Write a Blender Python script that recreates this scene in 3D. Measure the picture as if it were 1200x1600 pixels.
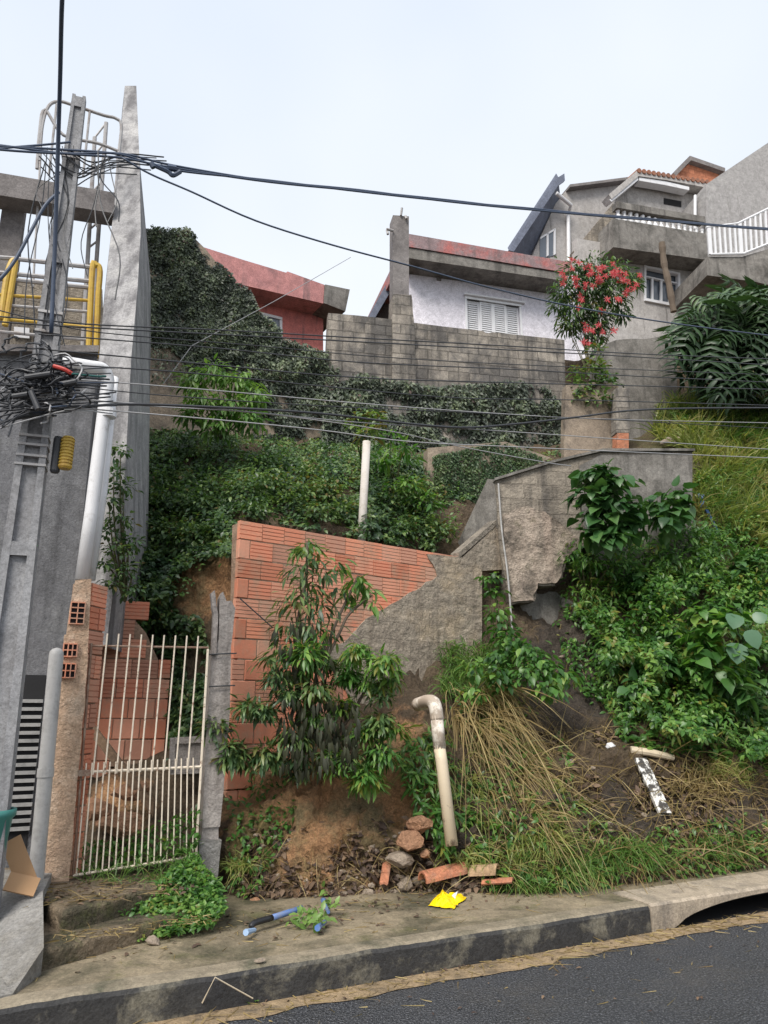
import bpy, bmesh, math, random
import numpy as np
from mathutils import Vector, noise as mnoise

R = math.radians
for o in list(bpy.data.objects):
    bpy.data.objects.remove(o)
SC = bpy.context.scene
COL = SC.collection

# ------------------------------------------------------------------ camera
PITCH = R(15.0)
FPX = 1155.0
CAM = np.array([0.0, 0.0, 1.7])
cd = bpy.data.cameras.new('camera')
cam = bpy.data.objects.new('camera', cd)
COL.objects.link(cam)
cam.location = CAM
cam.rotation_euler = (math.pi / 2 + PITCH, 0, 0)
cd.sensor_fit = 'VERTICAL'
cd.sensor_height = 36.0
cd.lens = FPX / 1600 * 36.0
cd.clip_start = 0.05
cd.clip_end = 1500
SC.camera = cam

# ------------------------------------------------------------------ sky, sun, exposure
SUN_DIR = Vector((-0.30, -0.66, 0.80)).normalized()
w = bpy.data.worlds.new('World')
SC.world = w
w.use_nodes = True
nt = w.node_tree
nt.nodes.clear()
out = nt.nodes.new('ShaderNodeOutputWorld')
bg = nt.nodes.new('ShaderNodeBackground')
sky = nt.nodes.new('ShaderNodeTexSky')
sky.sky_type = 'NISHITA'
sky.sun_disc = False
sky.sun_elevation = math.asin(SUN_DIR.z)
sky.sun_rotation = math.atan2(SUN_DIR.x, SUN_DIR.y)
sky.dust_density = 5.0
hs = nt.nodes.new('ShaderNodeHueSaturation')
hs.inputs['Saturation'].default_value = 0.6
tc = nt.nodes.new('ShaderNodeTexCoord')
nz = nt.nodes.new('ShaderNodeTexNoise')
nz.inputs['Scale'].default_value = 1.6
nz.inputs['Detail'].default_value = 3.0
rp = nt.nodes.new('ShaderNodeValToRGB')
rp.color_ramp.elements[0].position = 0.3
rp.color_ramp.elements[0].color = (5.6, 6.3, 7.3, 1)
rp.color_ramp.elements[1].position = 0.7
rp.color_ramp.elements[1].color = (7.3, 7.65, 8.15, 1)
mx = nt.nodes.new('ShaderNodeMix')
mx.data_type = 'RGBA'
mx.inputs['Factor'].default_value = 0.85
nt.links.new(tc.outputs['Generated'], nz.inputs['Vector'])
nt.links.new(nz.outputs['Fac'], rp.inputs['Fac'])
nt.links.new(sky.outputs['Color'], hs.inputs['Color'])
nt.links.new(hs.outputs['Color'], mx.inputs['A'])
nt.links.new(rp.outputs['Color'], mx.inputs['B'])
nt.links.new(mx.outputs['Result'], bg.inputs['Color'])
bg.inputs['Strength'].default_value = 0.053
nt.links.new(bg.outputs['Background'], out.inputs['Surface'])

sl = bpy.data.lights.new('sun', 'SUN')
sl.energy = 1.5
sl.angle = R(28)
sl.color = (1.0, 0.95, 0.87)
so = bpy.data.objects.new('sun', sl)
COL.objects.link(so)
so.rotation_euler = (-SUN_DIR).to_track_quat('-Z', 'Y').to_euler()
so.location = SUN_DIR * 40
SC.view_settings.view_transform = 'Standard'
SC.view_settings.look = 'None'
SC.view_settings.exposure = 1.48
SC.view_settings.gamma = 1.0
SC.render.engine = 'CYCLES'
SC.cycles.max_bounces = 10
SC.cycles.diffuse_bounces = 6
SC.cycles.transparent_max_bounces = 8

rng = np.random.default_rng(7)
random.seed(7)

# ------------------------------------------------------------------ geometry helpers
CP, SP = math.cos(PITCH), math.sin(PITCH)

def ray(px, py):
    """world direction of a picture position, scaled to dy = 1"""
    u = (np.asarray(px, float) - 600) / FPX
    v = (800 - np.asarray(py, float)) / FPX
    dy = CP - v * SP
    return u / dy, (SP + v * CP) / dy

def P(px, py, Y):
    x, z = ray(px, py)
    return np.array([x * Y, Y, CAM[2] + z * Y])

def Pn(px, py, Y):
    x, z = ray(px, py)
    Y = np.asarray(Y, float)
    return np.stack([x * Y, Y + 0 * x, CAM[2] + z * Y], -1)

def Yz(py, z):
    """distance at which a picture row meets height z"""
    return (z - CAM[2]) / ray(600, py)[1]

def mpp(py, Y):
    """metres per photo pixel"""
    return Y * (CP + ray(600, py)[1] * SP) / FPX

class Plane:
    """a vertical plane through a world point, heading ang degrees from +X towards +Y"""
    def __init__(s, px, py, Y, ang):
        p = P(px, py, Y)
        s.o = p[:2].copy()
        s.ang = R(ang)
        s.t = np.array([math.cos(s.ang), math.sin(s.ang)])
        s.n = np.array([-math.sin(s.ang), math.cos(s.ang)])
    def uv(s, px, py):
        x, z = ray(px, py)
        k = float(np.dot(s.o, s.n) / (x * s.n[0] + s.n[1]))
        p = np.array([x * k, k])
        return float(np.dot(p - s.o, s.t)), CAM[2] + z * k
    def pt(s, u, z, off=0.0):
        q = s.o + s.t * u - s.n * off
        return (q[0], q[1], z)
    def hit(s, px, py, off=0.0):
        u, z = s.uv(px, py)
        return np.array(s.pt(u, z, off))

FRAME = {}

def tag(o, label=None, cat=None, group=None, kind=None):
    if label: o['label'] = label
    if cat: o['category'] = cat
    if group: o['group'] = group
    if kind: o['kind'] = kind
    return o

def thing(name, origin, label, cat, group=None, ang=0.0):
    o = bpy.data.objects.new(name, None)
    COL.objects.link(o)
    o.empty_display_size = 0.2
    o.location = origin
    o.rotation_euler = (0, 0, ang)
    FRAME[o.name] = (np.array(origin, float), ang)
    return tag(o, label, cat, group)

def emit(name, V, F, m, parent=None, origin=None, ang=0.0, smooth=False, attrs=None, mats=None, midx=None, **kw):
    """link one mesh object; V in world coordinates"""
    V = np.asarray(V, float).reshape(-1, 3)
    if parent is not None:
        origin, ang = FRAME[parent.name]
    elif origin is None:
        origin = np.array([(V[:, 0].min() + V[:, 0].max()) / 2, (V[:, 1].min() + V[:, 1].max()) / 2, V[:, 2].min()])
    L = V - np.asarray(origin, float)
    if ang:
        c, s = math.cos(ang), math.sin(ang)
        L = np.stack([L[:, 0] * c + L[:, 1] * s, -L[:, 0] * s + L[:, 1] * c, L[:, 2]], -1)
    me = bpy.data.meshes.new(name)
    if isinstance(F, np.ndarray):
        k = F.shape[1]
        me.vertices.add(len(L))
        me.vertices.foreach_set('co', L.astype(np.float32).ravel())
        me.loops.add(F.size)
        me.loops.foreach_set('vertex_index', F.astype(np.int32).ravel())
        me.polygons.add(len(F))
        me.polygons.foreach_set('loop_start', np.arange(0, F.size, k, dtype=np.int32))
        me.update(calc_edges=True)
    else:
        me.from_pydata(L.tolist(), [], F)
        me.update()
    if smooth:
        me.polygons.foreach_set('use_smooth', np.ones(len(me.polygons), bool))
    if attrs:
        for an, (dom, typ, data) in attrs.items():
            a = me.attributes.new(an, typ, dom)
            a.data.foreach_set('color' if typ == 'FLOAT_COLOR' else 'value', np.asarray(data, np.float32).ravel())
    for mm in (mats or [m]):
        me.materials.append(mm)
    if midx is not None:
        me.polygons.foreach_set('material_index', np.asarray(midx, np.int32))
    o = bpy.data.objects.new(name, me)
    COL.objects.link(o)
    if parent is not None:
        o.parent = parent
    else:
        o.location = origin
        o.rotation_euler = (0, 0, ang)
    FRAME[o.name] = (np.array(origin, float), ang)
    return tag(o, **kw)

class MB:
    def __init__(s):
        s.V, s.F = [], []
    def add(s, V, F):
        b = len(s.V)
        s.V += [tuple(map(float, v)) for v in V]
        s.F += [tuple(b + i for i in f) for f in F]
        return s
    def hexa(s, b, t):
        """8 corners: bottom ring b, top ring t (same winding)"""
        n = len(b)
        F = [tuple(range(n))[::-1], tuple(range(n, 2 * n))]
        F += [(i, (i + 1) % n, n + (i + 1) % n, n + i) for i in range(n)]
        return s.add(list(b) + list(t), F)
    def box(s, x0, x1, y0, y1, z0, z1):
        b = [(x0, y0, z0), (x1, y0, z0), (x1, y1, z0), (x0, y1, z0)]
        return s.hexa(b, [(x, y, z1) for x, y, _ in b])
    def pbox(s, pl, u0, u1, z0, z1, f0, f1):
        """box on a plane between offsets f0 (back) and f1 (front)"""
        b = [pl.pt(u0, z0, f1), pl.pt(u1, z0, f1), pl.pt(u1, z0, f0), pl.pt(u0, z0, f0)]
        t = [pl.pt(u0, z1, f1), pl.pt(u1, z1, f1), pl.pt(u1, z1, f0), pl.pt(u0, z1, f0)]
        return s.hexa(b, t)
    def ppoly(s, pl, pts, f0, f1, px=True):
        """polygon (picture positions or (u,z)) on a plane, with thickness"""
        uz = [pl.uv(*p) for p in pts] if px else pts
        area = sum(uz[i][0] * uz[(i + 1) % len(uz)][1] - uz[(i + 1) % len(uz)][0] * uz[i][1] for i in range(len(uz)))
        if area < 0:
            uz = uz[::-1]
        n = len(uz)
        V = [pl.pt(u, z, f1) for u, z in uz] + [pl.pt(u, z, f0) for u, z in uz]
        F = [tuple(range(n)), tuple(range(n, 2 * n))[::-1]]
        F += [(i, n + i, n + (i + 1) % n, (i + 1) % n) for i in range(n)]
        return s.add(V, F)
    def tube(s, pts, r, n=8, cap=True):
        pts = [np.asarray(p, float) for p in pts]
        rs = r if hasattr(r, '__len__') else [r] * len(pts)
        V, F = [], []
        up = np.array([0, 0, 1.0])
        d0 = pts[1] - pts[0]
        d0 /= np.linalg.norm(d0) + 1e-9
        a = np.cross(d0, up)
        if np.linalg.norm(a) < 0.05:
            a = np.cross(d0, np.array([1.0, 0, 0]))
        a /= np.linalg.norm(a)
        for i, p in enumerate(pts):
            d = pts[min(i + 1, len(pts) - 1)] - pts[max(i - 1, 0)]
            d = d / (np.linalg.norm(d) + 1e-9)
            a = a - d * np.dot(a, d)
            a /= np.linalg.norm(a) + 1e-9
            b = np.cross(d, a)
            for k in range(n):
                th = 2 * math.pi * k / n
                V.append(p + rs[i] * (a * math.cos(th) + b * math.sin(th)))
        for i in range(len(pts) - 1):
            for k in range(n):
                F.append((i * n + k, i * n + (k + 1) % n, (i + 1) * n + (k + 1) % n, (i + 1) * n + k))
        if cap:
            F.append(tuple(range(n))[::-1])
            F.append(tuple((len(pts) - 1) * n + k for k in range(n)))
        return s.add(V, F)
    def lathe(s, c, prof, n=20):
        """rings (radius, z) about a vertical axis"""
        V, F = [], []
        for r, z in prof:
            for k in range(n):
                th = 2 * math.pi * k / n
                V.append((c[0] + r * math.cos(th), c[1] + r * math.sin(th), c[2] + z))
        for i in range(len(prof) - 1):
            for k in range(n):
                F.append((i * n + k, i * n + (k + 1) % n, (i + 1) * n + (k + 1) % n, (i + 1) * n + k))
        return s.add(V, F)
    def rock(s, c, r, sq=(1, 1, 1), seed=0, rough=0.3):
        rd = random.Random(seed * 13 + 5)
        bm = bmesh.new()
        vs = []
        for i in range(46):
            d = Vector((rd.gauss(0, 1), rd.gauss(0, 1), rd.gauss(0, 1))).normalized()
            k = r * rd.uniform(0.82, 1.08)
            # broken faces: clip by a few random planes
            q = d * k
            for j in range(5):
                pr = random.Random(seed * 31 + j)
                n = Vector((pr.gauss(0, 1), pr.gauss(0, 1), pr.gauss(0, 1))).normalized()
                h = r * pr.uniform(0.5, 0.8)
                e = q.dot(n) - h
                if e > 0:
                    q = q - n * e
            vs.append(bm.verts.new(q))
        res = bmesh.ops.convex_hull(bm, input=vs)
        bmesh.ops.delete(bm, geom=[v for v in bm.verts if not v.link_faces], context='VERTS')
        bmesh.ops.subdivide_edges(bm, edges=bm.edges[:], cuts=2, use_grid_fill=True)
        bmesh.ops.triangulate(bm, faces=bm.faces[:])
        bm.verts.index_update()
        V = []
        for v in bm.verts:
            d = v.co * (1 + 0.10 * mnoise.noise(v.co * (3.0 / r) + Vector((seed, 0, 0))) + 0.05 * mnoise.noise(v.co * (8.0 / r)))
            V.append((c[0] + d.x * sq[0], c[1] + d.y * sq[1], c[2] + d.z * sq[2]))
        F = [tuple(x.index for x in f.verts) for f in bm.faces]
        bm.free()
        return s.add(V, F)
    def pebble(s, c, r, sq=(1, 1, 1), seed=0, rough=0.3):
        V, F = [], []
        nu, nv = 10, 7
        for j in range(nv + 1):
            ph = math.pi * j / nv
            for i in range(nu):
                th = 2 * math.pi * i / nu
                d = Vector((math.sin(ph) * math.cos(th), math.sin(ph) * math.sin(th), math.cos(ph)))
                k = 1 + rough * 2 * (mnoise.noise(d * 1.4 + Vector((seed * 7.1, 0, 0)))) + rough * 0.7 * mnoise.noise(d * 3.7 + Vector((0, seed * 3.3, 0)))
                # flatten towards a few facets
                q = Vector([math.copysign(abs(x) ** 0.75, x) for x in d])
                V.append((c[0] + q.x * r * k * sq[0], c[1] + q.y * r * k * sq[1], c[2] + q.z * r * k * sq[2]))
        for j in range(nv):
            for i in range(nu):
                F.append((j * nu + i, (j + 1) * nu + i, (j + 1) * nu + (i + 1) % nu, j * nu + (i + 1) % nu))
        return s.add(V, F)
    def build(s, name, m, parent=None, **kw):
        return emit(name, s.V, s.F, m, parent, **kw)

def spline(pts, k=6):
    """Catmull-Rom through points"""
    p = [np.asarray(q, float) for q in pts]
    p = [2 * p[0] - p[1]] + p + [2 * p[-1] - p[-2]]
    o = []
    for i in range(1, len(p) - 2):
        for j in range(k):
            t = j / k
            o.append(0.5 * (2 * p[i] + (p[i + 1] - p[i - 1]) * t + (2 * p[i - 1] - 5 * p[i] + 4 * p[i + 1] - p[i + 2]) * t * t + (3 * p[i] - p[i - 1] - 3 * p[i + 1] + p[i + 2]) * t ** 3))
    o.append(p[-2])
    return o

def inpoly(x, y, poly):
    x, y = np.asarray(x), np.asarray(y)
    c = np.zeros(x.shape, bool)
    j = len(poly) - 1
    for i in range(len(poly)):
        xi, yi = poly[i]
        xj, yj = poly[j]
        c ^= ((yi > y) != (yj > y)) & (x < (xj - xi) * (y - yi) / (yj - yi + 1e-12) + xi)
        j = i
    return c

def samp(poly, n):
    """n picture positions inside a polygon"""
    a = np.array(poly, float)
    lo, hi = a.min(0), a.max(0)
    ox, oy = [], []
    tot = 0
    while tot < n:
        q = rng.random((n * 2, 2)) * (hi - lo) + lo
        m = inpoly(q[:, 0], q[:, 1], poly)
        ox.append(q[m, 0]); oy.append(q[m, 1]); tot += m.sum()
    return np.concatenate(ox)[:n], np.concatenate(oy)[:n]

def fbm2(x, y, sc, seed=0):
    return np.array([mnoise.fractal(Vector((a * sc, b * sc, seed)), 1.0, 2.0, 3) for a, b in zip(x, y)])

# ------------------------------------------------------------------ materials
class G:
    def __init__(s, name):
        s.m = bpy.data.materials.new(name)
        s.m.use_nodes = True
        s.t = s.m.node_tree
        s.t.nodes.clear()
        s.out = s.n('ShaderNodeOutputMaterial')
        s.b = s.n('ShaderNodeBsdfPrincipled')
        s.l(s.b.outputs[0], s.out.inputs['Surface'])
        s.co = s.n('ShaderNodeTexCoord').outputs['Object']
    def n(s, t, **kw):
        x = s.t.nodes.new(t)
        for k, v in kw.items():
            setattr(x, k, v)
        return x
    def l(s, a, b):
        s.t.links.new(a, b)
    def setv(s, sock, v):
        if hasattr(v, 'is_output') or hasattr(v, 'links') and not isinstance(v, (float, int, tuple)):
            s.l(v, sock)
        else:
            sock.default_value = v
    def scale(s, v, co=None):
        m = s.n('ShaderNodeMapping')
        s.l(co or s.co, m.inputs['Vector'])
        m.inputs['Scale'].default_value = v
        return m.outputs[0]
    def noise(s, sc, det=5, rough=0.6, co=None, dist=0.0):
        x = s.n('ShaderNodeTexNoise')
        s.l(co or s.co, x.inputs['Vector'])
        x.inputs['Scale'].default_value = sc
        x.inputs['Detail'].default_value = det
        x.inputs['Roughness'].default_value = rough
        x.inputs['Distortion'].default_value = dist
        return x.outputs['Fac']
    def voro(s, sc, feat='F1', co=None):
        x = s.n('ShaderNodeTexVoronoi', feature=feat)
        s.l(co or s.co, x.inputs['Vector'])
        x.inputs['Scale'].default_value = sc
        return x.outputs['Distance']
    def ramp(s, fac, stops):
        x = s.n('ShaderNodeValToRGB')
        s.l(fac, x.inputs['Fac'])
        e = x.color_ramp.elements
        while len(e) < len(stops):
            e.new(0.5)
        for i, (p, c) in enumerate(stops):
            e[i].position = p
            e[i].color = (c, c, c, 1) if isinstance(c, (int, float)) else (*c, 1)
        return x.outputs['Color']
    def mix(s, f, a, b, mode='MIX'):
        x = s.n('ShaderNodeMix', data_type='RGBA', blend_type=mode)
        s.setv(x.inputs['Factor'], f)
        for k, v in (('A', a), ('B', b)):
            if isinstance(v, tuple):
                x.inputs[k].default_value = (*v, 1)
            else:
                s.l(v, x.inputs[k])
        return x.outputs['Result']
    def math(s, op, a, b=0.0):
        x = s.n('ShaderNodeMath', operation=op)
        s.setv(x.inputs[0], a)
        s.setv(x.inputs[1], b)
        return x.outputs[0]
    def attr(s, name):
        x = s.n('ShaderNodeAttribute')
        x.attribute_name = name
        return x
    def bump(s, h, strength=0.4, dist=0.02):
        x = s.n('ShaderNodeBump')
        x.inputs['Strength'].default_value = strength
        x.inputs['Distance'].default_value = dist
        s.l(h, x.inputs['Height'])
        s.l(x.outputs[0], s.b.inputs['Normal'])
    def done(s, col=None, rough=0.8, spec=0.4, metal=0.0):
        if col is not None:
            s.setv(s.b.inputs['Base Color'], (*col, 1) if isinstance(col, tuple) else col)
        s.setv(s.b.inputs['Roughness'], rough)
        s.b.inputs['Specular IOR Level'].default_value = spec
        s.b.inputs['Metallic'].default_value = metal
        return s.m

def surf(name, c1, c2, sc=3.0, stain=None, ssc=1.2, slo=0.5, shi=0.68, streak=None, stlo=0.52, sthi=0.7, moss=None, brushed=False, bs=35.0, bump=0.5, bd=0.012, rough=0.85, spec=0.3, courses=None):
    """weathered wall surface: two-tone mottling, blotchy stains, run-down streaks, fine relief"""
    g = G(name)
    c = g.mix(g.ramp(g.noise(sc, 8, 0.65), [(0.3, 0), (0.7, 1)]), c1, c2)
    h = g.noise(bs, 6, 0.7)
    if stain:
        c = g.mix(g.ramp(g.noise(ssc, 7, 0.7, dist=0.4), [(slo, 0), (shi, 1)]), c, stain)
    if streak:
        co = g.scale((5, 5, 0.45))
        c = g.mix(g.ramp(g.noise(1.0, 6, 0.6, co=co), [(stlo, 0), (sthi, 0.85)]), c, streak)
    if moss:
        c = g.mix(g.ramp(g.noise(2.3, 8, 0.75), [(0.55, 0), (0.68, 0.8)]), c, moss)
    sp = g.ramp(g.noise(48, 5, 0.8), [(0.34, 0.68), (0.62, 1.16)])
    c = g.mix(1.0, c, sp, 'MULTIPLY')
    c = g.mix(1.0, c, g.ramp(g.noise(8.5, 7, 0.75, dist=0.6), [(0.33, 0.74), (0.62, 1.14)]), 'MULTIPLY')
    c = g.mix(g.ramp(g.voro(17), [(0.05, 0.55), (0.10, 0.0)]), c, tuple(x * 0.4 for x in c2))
    if brushed:
        c = g.mix(1.0, c, g.ramp(g.noise(1.0, 6, 0.7, co=g.scale((1.2, 1.2, 11))), [(0.36, 0.74), (0.6, 1.14)]), 'MULTIPLY')
    h2 = g.math('ADD', h, g.math('MULTIPLY', g.noise(sc * 2.5, 4, 0.6), 1.5))
    if courses:
        bw, bh, mort, amt = courses
        x = g.n('ShaderNodeTexBrick')
        sx = g.n('ShaderNodeSeparateXYZ'); cx = g.n('ShaderNodeCombineXYZ')
        g.l(g.co, sx.inputs[0]); g.l(sx.outputs['X'], cx.inputs['X']); g.l(sx.outputs['Z'], cx.inputs['Y'])
        wob = g.n('ShaderNodeVectorMath', operation='ADD')
        nzz = g.n('ShaderNodeTexNoise'); nzz.inputs['Scale'].default_value = 6
        g.l(g.co, nzz.inputs['Vector'])
        wsc = g.n('ShaderNodeVectorMath', operation='SCALE'); wsc.inputs['Scale'].default_value = 0.03
        g.l(nzz.outputs['Color'], wsc.inputs[0])
        g.l(cx.outputs[0], wob.inputs[0]); g.l(wsc.outputs[0], wob.inputs[1])
        g.l(wob.outputs[0], x.inputs['Vector'])
        x.inputs['Scale'].default_value = 1.0
        x.inputs['Brick Width'].default_value = bw
        x.inputs['Row Height'].default_value = bh
        x.inputs['Mortar Size'].default_value = mort
        x.inputs['Mortar Smooth'].default_value = 0.3
        lo_, hi_ = (0.8, 1.1) if amt < .9 else (0.97, 1.02)
        x.inputs['Color1'].default_value = (lo_, lo_, lo_, 1)
        x.inputs['Color2'].default_value = (hi_, hi_, hi_, 1)
        x.inputs['Mortar'].default_value = (amt, amt, amt, 1)
        c = g.mix(1.0, c, x.outputs['Color'], 'MULTIPLY')
        h2 = g.math('SUBTRACT', h2, g.math('MULTIPLY', x.outputs['Fac'], 1.4 if amt < .9 else 0.25))
    g.bump(h2, bump, bd)
    return g.done(c, rough, spec)

def plain(name, c, rough=0.5, spec=0.4, metal=0.0, dirt=None, dsc=6.0, dlo=0.48, dhi=0.7, bump=0.15):
    g = G(name)
    col = g.mix(g.noise(4, 4), tuple(x * 0.85 for x in c), tuple(min(1, x * 1.1) for x in c))
    if dirt:
        col = g.mix(g.ramp(g.noise(dsc, 7, 0.75), [(dlo, 0), (dhi, 1)]), col, dirt)
    g.bump(g.noise(30, 4), bump, 0.01)
    return g.done(col, rough, spec, metal)

def leafmat(name, dark, mid, light, rough=0.38, trans=0.35, old=None):
    g = G(name)
    t = g.attr('tint').outputs['Fac']
    stops = [(0.0, dark), (0.5, mid), (0.92, light)]
    if old:
        stops.append((0.97, old))
    c = g.ramp(t, stops)
    c = g.mix(g.math('MULTIPLY', g.noise(7, 3), 0.35), c, tuple(x * 0.6 for x in dark))
    g.setv(g.b.inputs['Base Color'], c)
    g.b.inputs['Roughness'].default_value = rough
    g.b.inputs['Specular IOR Level'].default_value = 0.5
    tr = g.n('ShaderNodeBsdfTranslucent')
    g.l(g.mix(1.0, c, (1.15, 1.25, 0.6), 'MULTIPLY'), tr.inputs['Color'])
    ms = g.n('ShaderNodeMixShader')
    ms.inputs[0].default_value = trans
    g.l(g.b.outputs[0], ms.inputs[1]); g.l(tr.outputs[0], ms.inputs[2])
    g.l(ms.outputs[0], g.out.inputs['Surface'])
    return g.m

# foliage
M_DARK = leafmat('dark_foliage', (0.032, 0.07, 0.034), (0.09, 0.165, 0.06), (0.25, 0.35, 0.11), old=(0.2, 0.15, 0.05))
M_IVY = leafmat('ivy_foliage', (0.05, 0.06, 0.052), (0.105, 0.135, 0.09), (0.23, 0.285, 0.15), rough=0.5, trans=0.2, old=(0.12, 0.07, 0.06))  # leaf tones lifted in place of a haze veil
M_WALLIVY = leafmat('creeping_fig', (0.035, 0.075, 0.03), (0.075, 0.13, 0.05), (0.16, 0.22, 0.085), rough=0.5, trans=0.25)
M_BRIGHT = leafmat('bright_foliage', (0.05, 0.12, 0.03), (0.11, 0.24, 0.05), (0.24, 0.38, 0.10), trans=0.4)
M_MID = leafmat('green_foliage', (0.032, 0.095, 0.022), (0.095, 0.23, 0.045), (0.26, 0.42, 0.09), trans=0.4, old=(0.24, 0.24, 0.05))
M_BROAD = leafmat('broad_leaf', (0.03, 0.085, 0.025), (0.06, 0.15, 0.045), (0.12, 0.24, 0.07), rough=0.34, trans=0.3)
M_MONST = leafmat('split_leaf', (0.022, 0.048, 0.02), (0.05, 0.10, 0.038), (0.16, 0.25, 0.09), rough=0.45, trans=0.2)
M_GRASS = leafmat('green_blades', (0.06, 0.14, 0.03), (0.14, 0.26, 0.06), (0.30, 0.40, 0.11), trans=0.35, old=(0.34, 0.29, 0.12))
M_HAY = leafmat('grass_yellowing', (0.13, 0.19, 0.05), (0.28, 0.32, 0.09), (0.48, 0.45, 0.17), trans=0.35, old=(0.42, 0.33, 0.15))
M_STRAW = leafmat('dry_straw', (0.16, 0.11, 0.05), (0.33, 0.24, 0.10), (0.52, 0.42, 0.20), rough=0.6, trans=0.25)
M_LITTER = leafmat('dead_leaves', (0.05, 0.032, 0.025), (0.12, 0.075, 0.05), (0.24, 0.16, 0.10), rough=0.7, trans=0.1)
M_WILT = leafmat('wilted_leaf', (0.02, 0.024, 0.012), (0.045, 0.05, 0.024), (0.09, 0.085, 0.04), rough=0.6, trans=0.15)
M_RED = leafmat('red_petals', (0.34, 0.015, 0.025), (0.50, 0.03, 0.04), (0.62, 0.09, 0.09), trans=0.3)
M_PALE = leafmat('pale_leaf', (0.08, 0.17, 0.09), (0.12, 0.23, 0.13), (0.20, 0.33, 0.20), rough=0.4, trans=0.3)
M_STEM = plain('stem', (0.09, 0.085, 0.04), 0.8)
M_BARK = plain('bark', (0.13, 0.10, 0.075), 0.9, bump=0.6)
# structure
M_STUCCO = surf('rough_stucco', (0.40, 0.34, 0.27), (0.30, 0.25, 0.20), 4, courses=(0.3, 0.2, 0.006, 0.95), stain=(0.46, 0.36, 0.25), streak=(0.19, 0.155, 0.12), brushed=True, bs=16, bump=0.8, bd=0.03)
M_STUCCO2 = surf('grey_stucco', (0.34, 0.295, 0.24), (0.25, 0.215, 0.175), 3, stain=(0.12, 0.105, 0.09), ssc=1.6, streak=(0.10, 0.09, 0.08), bs=30, bump=0.8, bd=0.02, courses=(0.4, 0.2, 0.012, 0.82))
M_OLDPL = surf('old_plaster', (0.48, 0.40, 0.33), (0.28, 0.225, 0.18), 3.5, stain=(0.10, 0.085, 0.07), ssc=3.2, slo=0.48, shi=0.64, streak=(0.42, 0.33, 0.27), moss=(0.15, 0.14, 0.08), bs=25, bump=1.0, bd=0.03)
M_BLOCK = surf('concrete_block', (0.36, 0.32, 0.27), (0.25, 0.22, 0.19), 2.5, stain=(0.13, 0.12, 0.112), ssc=1.1, slo=0.46, shi=0.58, streak=(0.10, 0.092, 0.085), stlo=0.47, sthi=0.62, bs=40, bump=0.8, bd=0.012, courses=(0.4, 0.2, 0.012, 0.6))
M_TALL = surf('board_marked_concrete', (0.36, 0.35, 0.35), (0.26, 0.255, 0.26), 2.5, stain=(0.42, 0.41, 0.40), streak=(0.12, 0.115, 0.12), stlo=0.46, sthi=0.62, bs=30, bump=0.3, bd=.006)
M_LEFT = surf('grey_render', (0.185, 0.185, 0.195), (0.145, 0.145, 0.155), 2.2, stain=(0.22, 0.22, 0.225), ssc=1.5, streak=(0.075, 0.075, 0.08), stlo=0.47, sthi=0.66, bs=60, bump=0.7, bd=0.012)
M_POLE = surf('pole_concrete', (0.31, 0.31, 0.32), (0.23, 0.23, 0.24), 3, stain=(0.2, 0.195, 0.2), streak=(0.13, 0.125, 0.13), bs=50, bump=0.4)
M_BEAM = surf('dark_concrete', (0.235, 0.215, 0.21), (0.17, 0.155, 0.15), 3, stain=(0.11, 0.10, 0.10), bs=35, bump=0.5)
M_MORTAR = surf('mortar', (0.40, 0.28, 0.20), (0.28, 0.19, 0.135), 6, bs=50, bump=0.9)
M_PIER = surf('pier_render', (0.62, 0.42, 0.29), (0.50, 0.36, 0.25), 4, stain=(0.70, 0.55, 0.42), ssc=2.5, streak=(0.30, 0.22, 0.16), stlo=0.6, bs=28, bump=0.9, bd=0.03)
M_IVYWALL = surf('soiled_wall', (0.34, 0.275, 0.21), (0.23, 0.185, 0.145), 2.5, stain=(0.10, 0.085, 0.075), bs=30, bump=0.8)
M_LAV = surf('hazy_white_wall', (0.76, 0.73, 0.79), (0.70, 0.67, 0.73), 1.5, stain=(0.80, 0.77, 0.82), streak=(0.5, 0.475, 0.51), stlo=0.62, sthi=0.9, bs=60, bump=0.25)  # white paint with the lavender cast of haze and flare mixed in
M_CONC = surf('stained_concrete', (0.26, 0.245, 0.225), (0.17, 0.155, 0.14), 2.5, stain=(0.085, 0.08, 0.072), ssc=1.8, slo=0.46, streak=(0.07, 0.065, 0.06), bs=35, bump=0.5)
M_REDPAINT = surf('red_painted_edge', (0.46, 0.15, 0.135), (0.36, 0.135, 0.13), 3, stain=(0.26, 0.19, 0.195), ssc=1.1, slo=0.42, shi=0.56, streak=(0.14, 0.11, 0.11), bs=30, bump=0.4)
M_PINK = surf('pink_wall', (0.60, 0.20, 0.17), (0.53, 0.18, 0.16), 2, stain=(0.36, 0.15, 0.14), streak=(0.28, 0.12, 0.11), stlo=0.62, bs=40, bump=0.3)
M_PINKP = surf('pink_parapet', (0.54, 0.25, 0.235), (0.46, 0.215, 0.21), 2, stain=(0.30, 0.16, 0.16), streak=(0.22, 0.14, 0.14), stlo=0.56, bs=40, bump=0.3)
M_BEIGE = surf('beige_render', (0.46, 0.435, 0.42), (0.38, 0.36, 0.345), 1.5, stain=(0.33, 0.31, 0.29), streak=(0.2, 0.19, 0.18), stlo=0.6, bs=40, bump=0.3)
M_GREYW = surf('bare_cement', (0.36, 0.345, 0.34), (0.29, 0.28, 0.275), 1.2, stain=(0.40, 0.385, 0.375), streak=(0.2, 0.19, 0.185), stlo=0.6, bs=40, bump=0.4)
M_ROOFB = surf('blue_grey_roof', (0.17, 0.19, 0.25), (0.12, 0.135, 0.18), 3, bs=30, bump=0.3, rough=0.6)
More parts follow.
